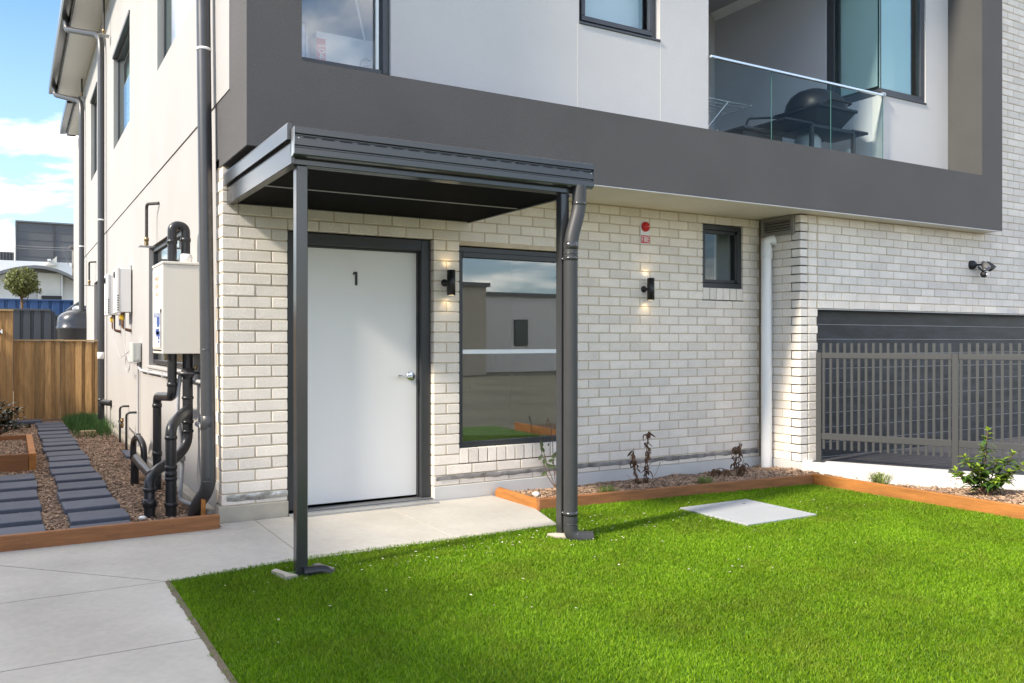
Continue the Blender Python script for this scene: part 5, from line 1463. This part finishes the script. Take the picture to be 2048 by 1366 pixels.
# ---- raised timber planter
pl = thing('raised_planter', (-1.6, 4.6, GZ), 'raised timber planter box at the left edge beside the stepping stones', 'planter')
part('board', MB().box(-2.2, -1.165, 3.56, 3.60, -.26, -.028, .004), M_TIMBER_X, pl)
part('board', MB().box(-1.162, -1.098, 3.56, 5.62, -.26, -.026, .004), M_TIMBER_W, pl)
part('board', MB().box(-2.2, -1.165, 5.56, 5.60, -.26, -.028, .004), M_TIMBER_X, pl)
part('soil', MB().box(-2.2, -1.163, 3.601, 5.559, -.26, -.085), M_MULCHBASE, pl)
chips('bark_mulch', 1800, [(-2.0, 3.61), (-1.17, 3.61), (-1.17, 5.55), (-2.0, 5.55)], lambda x, y: -.085, .03, 'brown bark mulch filling the raised timber planter')
# dark glossy bush behind the planter
db = thing('dark_bush', (-1.50, 6.6, GZ), 'dark glossy bush at the left edge in front of the timber fence', 'bush')
s_, l_ = MB(), MB(); b0 = Vector((-1.50, 6.5, -.12))
for i in range(26):
    d = rnd_dir(.15, .95); tip = b0 + Vector((d.x * .42, d.y * .42, d.z * .48)); mid = b0.lerp(tip, .5) + Vector((0, 0, .05))
    s_.tube([b0, mid, tip], [.008, .005, .002], 5)
    for k in range(16):
        t = random.uniform(.3, 1); p = b0.lerp(mid, t * 2) if t < .5 else mid.lerp(tip, t * 2 - 1)
        leaf(l_, p, rnd_dir(-.2, .7), (0, 0, 1), random.uniform(.07, .12), random.uniform(.03, .045), .5)
part('stems', s_, M_STEM, db); tag(part('leaves', l_, M_LEAFDK, db), kind='stuff')

# ================================================================== BACK FENCES
YF = 9.95
tf = thing('paling_fence', (-.78, YF, GZ), 'low lapped timber paling fence closing the end of the passage', 'fence')
x = -1.285; k = 0
while x < -.02:
    w = random.uniform(.082, .095) if k % 2 else random.uniform(.07, .095)
    dep = 0.0 if k % 2 else .026
    part('paling', MB().box(x, x + w, YF - dep, YF - dep + .016, -.2, 1.105 + random.uniform(-.006, .006), .002), M_PALING, tf)
    x += .076; k += 1
part('fence_cap', MB().box(-1.29, -.55, YF - .045, YF + .05, 1.112, 1.140, .004), mat('cap_pine', (.40, .27, .13), .8, var=.2, vscale=6), tf)
part('fence_cap', MB().box(-.548, -.02, YF - .045, YF + .05, 1.108, 1.136, .004), MATS['cap_pine'], tf)
part('rail', MB().box(-1.28, -.02, YF + .02, YF + .06, .9, .97), M_PALING, tf)
tg = thing('timber_gate', (-1.7, YF - .12, GZ), 'taller timber gate with a metal latch at the left edge', 'gate')
x = -2.25
k = 0
while x < -1.30:
    part('paling', MB().box(x, min(x + .092, -1.292), YF - .12 - (.016 if k % 2 else 0), YF - .105 - (.016 if k % 2 else 0), -.2, 1.60, .002), M_PALING, tg)
    x += .078; k += 1
part('gate_cap', MB().box(-2.25, -1.285, YF - .17, YF - .08, 1.602, 1.63, .004), MATS['cap_pine'], tg)
part('latch', (lambda m: (m.box(-1.54, -1.445, YF - .175, YF - .138, 1.255, 1.285, .004), m.box(-1.462, -1.44, YF - .195, YF - .138, 1.235, 1.305, .004), m)[-1])(MB()), M_CHROME, tg)

def steel_fence(name, x0, x1, y, z0, z1, pitch, m, label, cap=True, post=()):
    t = thing(name, ((x0 + x1) / 2, y, z0), label, 'fence')
    pts_ = []; x = x0; 
    while x < x1:
        pts_ += [(x, y), (x + pitch * .62, y), (x + pitch * .70, y + .035), (x + pitch * .92, y + .035)]; x += pitch
        n4 = len(pts_)
        seg_ = pts_[-4:] + [(x, y)]
        mb = MB(); vs_ = [(px_, py_, z0) for px_, py_ in seg_] + [(px_, py_, z1) for px_, py_ in seg_]
        mb.add(vs_, [(i, i + 1, i + 6, i + 5) for i in range(4)])
        part('fence_sheet', mb, m, t)
    if cap: part('top_rail', MB().box(x0, x1, y - .02, y + .05, z1 - .005, z1 + .045, .004), m, t)
    return t
steel_fence('steel_fence', -1.90, -.55, 15.6, 0, 1.80, .205, M_DKFENCE, 'charcoal corrugated steel fence behind the timber palings')
steel_fence('steel_fence', -.56, 1.5, 15.9, 0, 1.68, .205, M_DKFENCE, 'lower charcoal steel fence panel beside the water tank')
steel_fence('steel_fence', -3.5, 2.5, 24.0, 0, 2.38, .30, M_BLUEFENCE, 'blue corrugated steel fence under the round tree')
# slim-line water tank
tk = thing('water_tank', (.1, 13.2, 0), 'dark slimline water tank behind the timber palings', 'tank')
tkm = MB()
def rr_ring(cx, cy, hx, hy, r_, z, n=8):
    out = []
    for (sx, sy, a0) in ((1, 1, 0), (-1, 1, 90), (-1, -1, 180), (1, -1, 270)):
        for i in range(n + 1):
            a = R(a0 + 90 * i / n); out.append((cx + sx * (hx - r_) + r_ * math.cos(a), cy + sy * (hy - r_) + r_ * math.sin(a), z))
    return out
rings = [rr_ring(.46, 13.4, .98 * s_, .42 * s_, .34 * s_, z) for (s_, z) in ((1, -.2), (1, 1.34), (1.02, 1.36), (1.02, 1.40), (1.0, 1.42), (1.0, 1.52), (.98, 1.60), (.92, 1.68), (.8, 1.74), (.5, 1.78), (.05, 1.79))]
n_ = len(rings[0])
tkm.add([v for r_ in rings for v in r_], [(i * n_ + k, i * n_ + (k + 1) % n_, (i + 1) * n_ + (k + 1) % n_, (i + 1) * n_ + k) for i in range(len(rings) - 1) for k in range(n_)], True)
part('tank_body', tkm, M_TANK, tk)
part('tank_lid', MB().lathe([(.26, 0), (.26, .05), (.20, .085), (0, .09)], (.02, 13.35, 1.76), 22), mat('tank_lid_grey', (.22, .23, .25), .35), tk)
sdm = MB().prism([(15.2, 1.62), (15.2, 1.70), (18.0, 1.95), (18.0, 1.87)], 0, -.35, 3.0)
shd = thing('garden_shed', (1.0, 16.5, 0), 'small charcoal shed roof beyond the water tank', 'shed')
part('roof', MB().prism([(-.03, 1.88), (1.6, 3.2), (1.6, 3.27), (-.05, 1.96)], 1, 17.6, 20.5), M_DKFENCE, shd)
part('wall', MB().box(.10, 2.2, 17.8, 20.4, -.2, 1.98), M_TANK, shd)

# round topped tree
tr = thing('round_tree', (-1.08, 20.2, -.2), 'round clipped olive green tree standing before the blue fence', 'tree')
tc_ = Vector((-1.08, 20.2, 2.68)); tk_ = MB()
tk_.tube([(-1.07, 20.2, -.2), (-1.08, 20.2, 1.4), (-1.07, 20.2, 2.1), (-1.08, 20.2, 2.5)], [.045, .04, .035, .02], 10)
for i in range(9):
    d = rnd_dir(.0, .9); tk_.tube([(-1.08, 20.2, 2.1 + .03 * i), Vector((-1.08, 20.2, 2.2 + .03 * i)) + d * .15, tc_ + d * .3], [.016, .01, .004], 6)
part('trunk', tk_, M_STEM, tr)
lf = MB()
for i in range(3000):
    d = rnd_dir(-.99, .99); r_ = random.random() ** .33
    lump = 1 + .16 * mnoise.noise(d * 3.1) + .10 * mnoise.noise(d * 7)
    if d.z < -.45: r_ *= .82
    p = tc_ + Vector((d.x * .385, d.y * .385, d.z * .41)) * (r_ * lump)
    if r_ < .35: continue
    leaf(lf, p, (d + rnd_dir(-.9, .9)).normalized(), d, random.uniform(.05, .09), random.uniform(.025, .045), .3)
for i in range(60): leaf(lf, tc_ + Vector((.34 + random.uniform(0, .14), random.uniform(-.1, .1), -.22 + random.uniform(-.07, .07))), rnd_dir(), (0, 0, 1), .07, .035)
tag(part('crown', lf, M_LEAFTREE, tr), kind='stuff')

# white industrial building with an arched roof
wh = thing('arched_warehouse', (0, 44, 0), 'white building with a curved roof behind the blue fence', 'building')
YW = 44.0
pts = [(-9, 0)] 
arc = []
for i in range(25):
    x = -6.5 + 11.5 * i / 24
    arc.append((x, 4.86 - .225 * (x + .15) ** 2 * (1 if x > -.15 else .68) / (1 + .10 * abs(x + .15))))
part('wall', MB().prism([(-8.5, -1)] + arc + [(6, -1)][:1], 1, YW + .6, YW + 8) if False else MB().prism([(-6.5, -2)] + arc + [(5.0, -2)], 1, YW + .6, YW + 8), M_WARE, wh)
rfm = MB()
for (x0, z0), (x1, z1) in zip(arc[:-1], arc[1:]):
    rfm.prism([(x0, z0), (x1, z1), (x1, z1 + .15), (x0, z0 + .15)], 1, YW - .5, YW + 8.2)
part('roof', rfm, M_FARTRIM, wh)
part('wall_panel', MB().box(-.16, .92, YW + .2, YW + .59, .5, 4.68, .02), M_WARE2, wh)
part('corner_trim', MB().box(.925, 1.0, YW + .1, YW + .59, .5, 4.6, .02), M_WARE, wh)
part('grey_board', MB().box(-.75, -.17, YW + .3, YW + .59, 2.6, 4.72, .02), M_HOUSEC, wh)  # plain grey board on the white wall
part('window', MB().box(.02, .95, YW + .05, YW + .2, 3.31, 3.49, .02), M_BLACK, wh)
part('window', MB().box(-.30, -.20, YW + .1, YW + .3, 3.7, 4.1, .02), M_FARTRIM, wh)
wb = thing('white_parapet_building', (0, 60, 0), 'plain white building rising behind the curved roof', 'building')
part('wall', MB().box(-12, 14, 60, 70, -1, 6.55), M_WARE, wb)
part('gable', MB().prism([(.70, 6.3), (1.35, 6.95), (1.35, 6.3)], 1, 59.7, 59.98), M_WARE2, wb)
part('gable', MB().box(.80, 1.0, 59.6, 59.99, 6.6, 6.72), M_WARE, wb)
dg = thing('grey_factory', (4, 92, 0), 'tall dark grey clad building on the skyline', 'building')
part('wall', MB().box(-.95, 26, 92, 120, -1, 13.05), M_FARGREY, dg)
part('cladding_seam', MB().box(2.33, 2.43, 91.9, 91.99, 0, 13.0), M_TANK, dg)
part('parapet', MB().box(-1.0, 26, 91.8, 92.1, 13.05, 13.2), M_FARTRIM, dg)
part('corner_strip', MB().box(-1.02, -.92, 91.8, 92.3, 0, 13.04), M_FARTRIM, dg)
for i in range(12): part('cladding_band', MB().box(-.9, 25.9, 91.97, 91.995, 3.0 + i * .83, 3.04 + i * .83), M_FARGREY, dg)
part('window', MB().box(4.3, 4.9, 91.9, 91.99, 11.0, 11.9), M_TANK, dg)
part('low_wing', MB().box(-26, -1.1, 94, 120, -1, 10.2), M_FARGREY, dg)
for i in range(18): part('wing_rib', MB().box(-6 + i * .28, -5.92 + i * .28, 93.85, 93.99, 0, 10.15), M_FARTRIM, dg)
# pole with aerial
po = thing('utility_pole', (1.95, 52, 0), 'weathered pole with a bracket rising behind the curved roof', 'pole')
part('pole', MB().tube([(1.93, 52, 0), (1.95, 52, 4), (1.98, 52, 6.5), (1.95, 52, 6.9)], [.12, .115, .13, .11], 9), M_POLE, po)
part('pole_bracket', MB().box(1.72, 2.05, 51.8, 52.1, 6.78, 6.93, .03), M_POLE, po)
ae = thing('roof_aerial', (1.4, 50, 0), 'thin wire aerial frame on the curved roof', 'aerial')
am = MB()
for (a, b) in (((1.18, 6.65), (1.55, 5.6)), ((1.28, 6.65), (1.56, 5.6)), ((1.50, 6.62), (1.58, 5.6)), ((1.1, 6.65), (1.55, 6.66)), ((1.52, 6.66), (1.52, 6.2))):
    am.tube([(a[0], 50, a[1]), (b[0], 50, b[1])], .009, 5)
part('frame', am, M_FARTRIM, ae)
wm = MB(); wm.tube([(-20, 60, 8.6), (-8, 58, 7.5), (0, 56, 7.15), (2, 52, 6.8)], .012, 5)
wm.tube([(-20, 60, 8.45), (-8, 58, 7.35), (0, 56, 7.0), (2, 52, 6.65)], .012, 5)
solo('overhead_wire', wm, M_FARTRIM, 'pair of overhead wires crossing before the grey building', 'wire')

# ================================================================== BALCONY THINGS
bq = thing('barbecue', (6.2, .0, 2.93), 'black kettle barbecue on a trolley behind the glass balustrade', 'barbecue')
bc = Vector((6.27, .0, 3.59))
bd = MB()
prof = [(-.30, 0), (-.31, .05), (-.27, .13), (-.19, .20), (-.08, .245), (.05, .25), (.17, .21), (.26, .12), (.29, .04), (.30, 0)]
n_ = 14
vs_, fs = [], []
for i in range(n_ + 1):
    a = math.pi * i / n_
    rr_ = math.sin(a) ** .55 if 0 < i < n_ else 0.0
    for (u, z) in prof: vs_.append((bc.x - .30 * math.cos(a), bc.y + u * max(.35, rr_), bc.z + .02 + z * max(.05, rr_)))
m_ = len(prof)
for i in range(n_):
    for k in range(m_ - 1): fs.append((i * m_ + k, (i + 1) * m_ + k, (i + 1) * m_ + k + 1, i * m_ + k + 1))
bd.add(vs_, fs, True); part('hood', bd, M_BBQ, bq)
part('hood_band', MB().box(bc.x - .315, bc.x + .315, bc.y - .31, bc.y + .31, bc.z - .015, bc.z + .018, .008), M_BBQ, bq)
part('bowl', MB().prism([(-.30, 0), (.30, 0), (.25, -.10), (.14, -.17), (-.14, -.17), (-.25, -.10)], 1, -.27, .27) if False else (lambda m: (m.add([(bc.x + a * .30, bc.y + b * .28, bc.z - .016) for a, b in ((-1, -1), (1, -1), (1, 1), (-1, 1))] + [(bc.x + a * .20, bc.y + b * .18, bc.z - .17) for a, b in ((-1, -1), (1, -1), (1, 1), (-1, 1))], [(0, 1, 5, 4), (1, 2, 6, 5), (2, 3, 7, 6), (3, 0, 4, 7), (7, 6, 5, 4)]), m)[-1])(MB()), M_BBQ, bq)
part('hood_handle', MB().tube([(bc.x - .16, bc.y - .30, bc.z + .05), (bc.x - .16, bc.y - .345, bc.z + .06), (bc.x + .16, bc.y - .345, bc.z + .06), (bc.x + .16, bc.y - .30, bc.z + .05)], .012, 8, bend=.02), M_BBQ, bq)
part('hood_hinge', MB().box(bc.x + .305, bc.x + .345, bc.y - .04, bc.y + .04, bc.z - .02, bc.z + .05, .01), M_BBQ, bq)
part('side_shelf', MB().box(bc.x - .72, bc.x - .32, bc.y - .24, bc.y + .24, bc.z - .20, bc.z - .17, .008), M_BBQ, bq)
part('side_shelf', MB().box(bc.x + .32, bc.x + .58, bc.y - .24, bc.y + .24, bc.z - .20, bc.z - .17, .008), M_BBQ, bq)
part('trolley_frame', MB().box(bc.x - .34, bc.x + .34, bc.y - .25, bc.y + .25, bc.z - .225, bc.z - .19, .004), M_BBQ, bq)
for (a, b) in ((-.33, -.23), (.33, -.23), (-.33, .23), (.33, .23)):
    part('leg', MB().box(bc.x + a - .02, bc.x + a + .02, bc.y + b - .02, bc.y + b + .02, 2.935, bc.z - .22, .004), M_BBQ, bq)
part('lower_shelf', MB().box(bc.x - .33, bc.x + .33, bc.y - .24, bc.y + .24, 3.05, 3.07, .004), M_BBQ, bq)
part('gas_bottle', MB().lathe([(0, 0), (.13, .0), (.14, .03), (.14, .22), (.10, .28), (.04, .30), (.04, .34), (0, .34)], (bc.x - .12, bc.y, 3.072), 20), mat('bottle_grey', (.30, .31, .32), .4), bq)
cr8 = thing('storage_crate', (5.35, .45, 2.93), 'low dark storage crate on the balcony left of the barbecue', 'crate')
part('crate_body', MB().box(5.30, 5.88, .10, .54, 2.932, 3.33, .012), M_BBQ, cr8)
part('crate_rim', MB().box(5.28, 5.90, .08, .56, 3.335, 3.37, .01), M_FRAME, cr8)
part('crate_handle', MB().tube([(5.31, .08, 3.375), (5.34, .08, 3.44), (5.7, .08, 3.50), (5.85, .08, 3.50)], .012, 8, bend=.03), M_BBQ, cr8)
dr = thing('drying_rack', (5.2, 1.3, 2.93), 'white folding drying rack on the balcony', 'drying rack')
rk = MB()
for i in range(5): rk.tube([(5.0, 1.05 + i * .11, 3.95), (6.38, 1.05 + i * .11, 3.95)], .008, 6)
rk.tube([(6.38, 1.03, 3.95), (6.38, 1.52, 3.95)], .01, 6); rk.tube([(5.0, 1.03, 3.95), (5.0, 1.52, 3.95)], .01, 6)
part('rack_bars', rk, M_ALU, dr)
lg = MB()
for y in (1.05, 1.5):
    lg.tube([(5.05, y, 3.94), (6.0, y, 2.94)], .009, 6); lg.tube([(6.0, y, 3.94), (5.05, y, 2.94)], .009, 6)
part('rack_legs', lg, M_ALU, dr)
bt = thing('white_container', (6.72, .0, 2.93), 'white plastic bottle on the balcony floor under the barbecue shelf', 'bottle')
part('bottle', MB().lathe([(0, 0), (.05, .0), (.055, .02), (.055, .30), (.05, .325), (0, .33)], (6.78, -.05, 2.932), 18), M_WHITE, bt)
part('bottle_label', MB().box(6.775, 6.80, -.108, -.104, 3.13, 3.145), M_BLACK, bt)
solo('white_tub', MB().box(6.50, 6.68, .05, .2, 2.932, 3.16, .012), M_WHITE, 'small white tub beside the white bottle on the balcony', 'tub')
solo('leaning_rod', MB().tube([(4.75, .1, 3.0), (4.92, .1, 3.28)], .008, 6), M_GALV, 'short thin rod leaning on the balcony glass', 'rod')

# ================================================================== HOUSES ACROSS THE STREET (seen mirrored in the glass)
def opp_house(name, x0, x1, y0, y1, h_, m, label, wins, roof=None):
    t = thing(name, ((x0 + x1) / 2, y0, GZ), label, 'house')
    part('wall', MB().box(x0, x1, y1, y0, -.4, h_), m, t)
    part('parapet', MB().box(x0 - .15, x1 + .15, y1 - .1, y0 + .12, h_, h_ + .18), M_FARTRIM, t)
    for (a, b, z0, z1) in wins:
        w = part('window', MB().box(a, b, y0 + .005, y0 + .06, z0, z1, .01), M_FRAME, t)
        part('pane', MB().box(a + .06, b - .06, y0 + .0605, y0 + .07, z0 + .06, z1 - .06), G_CLEAR, w)
    return t
opp_house('opposite_house', 9.5, 17.0, -27.0, -38, 3.55, M_HOUSEA, 'tan flat roofed house mirrored in the large window', [(13.4, 15.6, .6, 2.6), (10.5, 12.2, .6, 2.6)])
opp_house('opposite_house', 18.6, 27.0, -30.0, -40, 3.35, M_HOUSEB, 'pale house with a narrow window mirrored in the large window', [(20.2, 21.0, .9, 2.2), (23, 25, .9, 2.2)])
opp_house('opposite_house', 16.2, 20.4, -37.0, -44, 2.6, M_HOUSEC, 'low grey house between the two mirrored houses', [(17, 18.2, .9, 1.9)])
# unseen house added on the left to shade the passage and the near lawn
nb = thing('shade_house', (-7.2, 1.0, GZ), 'unseen rendered house added left of the passage for its shade', 'house')
part('wall', MB().box(-9.5, -5.0, -7.5, 2.6, -.4, 3.86), M_SIDE_RENDER, nb)
part('parapet', MB().box(-9.6, -4.95, -7.6, 2.7, 3.86, 3.98), M_STEEL, nb)
bf = thing('shade_fence', (-2.35, 5.0, GZ), 'unseen timber paling fence added left of the stepping stones for shade', 'fence')  # out of view, added to shade the deeper part of the passage
part('rail', MB().box(-2.40, -2.36, 2.7, 9.8, 1.2, 1.28), M_PALING, bf)
part('rail', MB().box(-2.40, -2.36, 2.7, 9.8, .2, .28), M_PALING, bf)
y = 2.7
while y < 9.8:
    part('paling', MB().box(-2.355, -2.337, y, y + .096, -.2, 1.62, .002), M_PALING, bf)
    y += .1
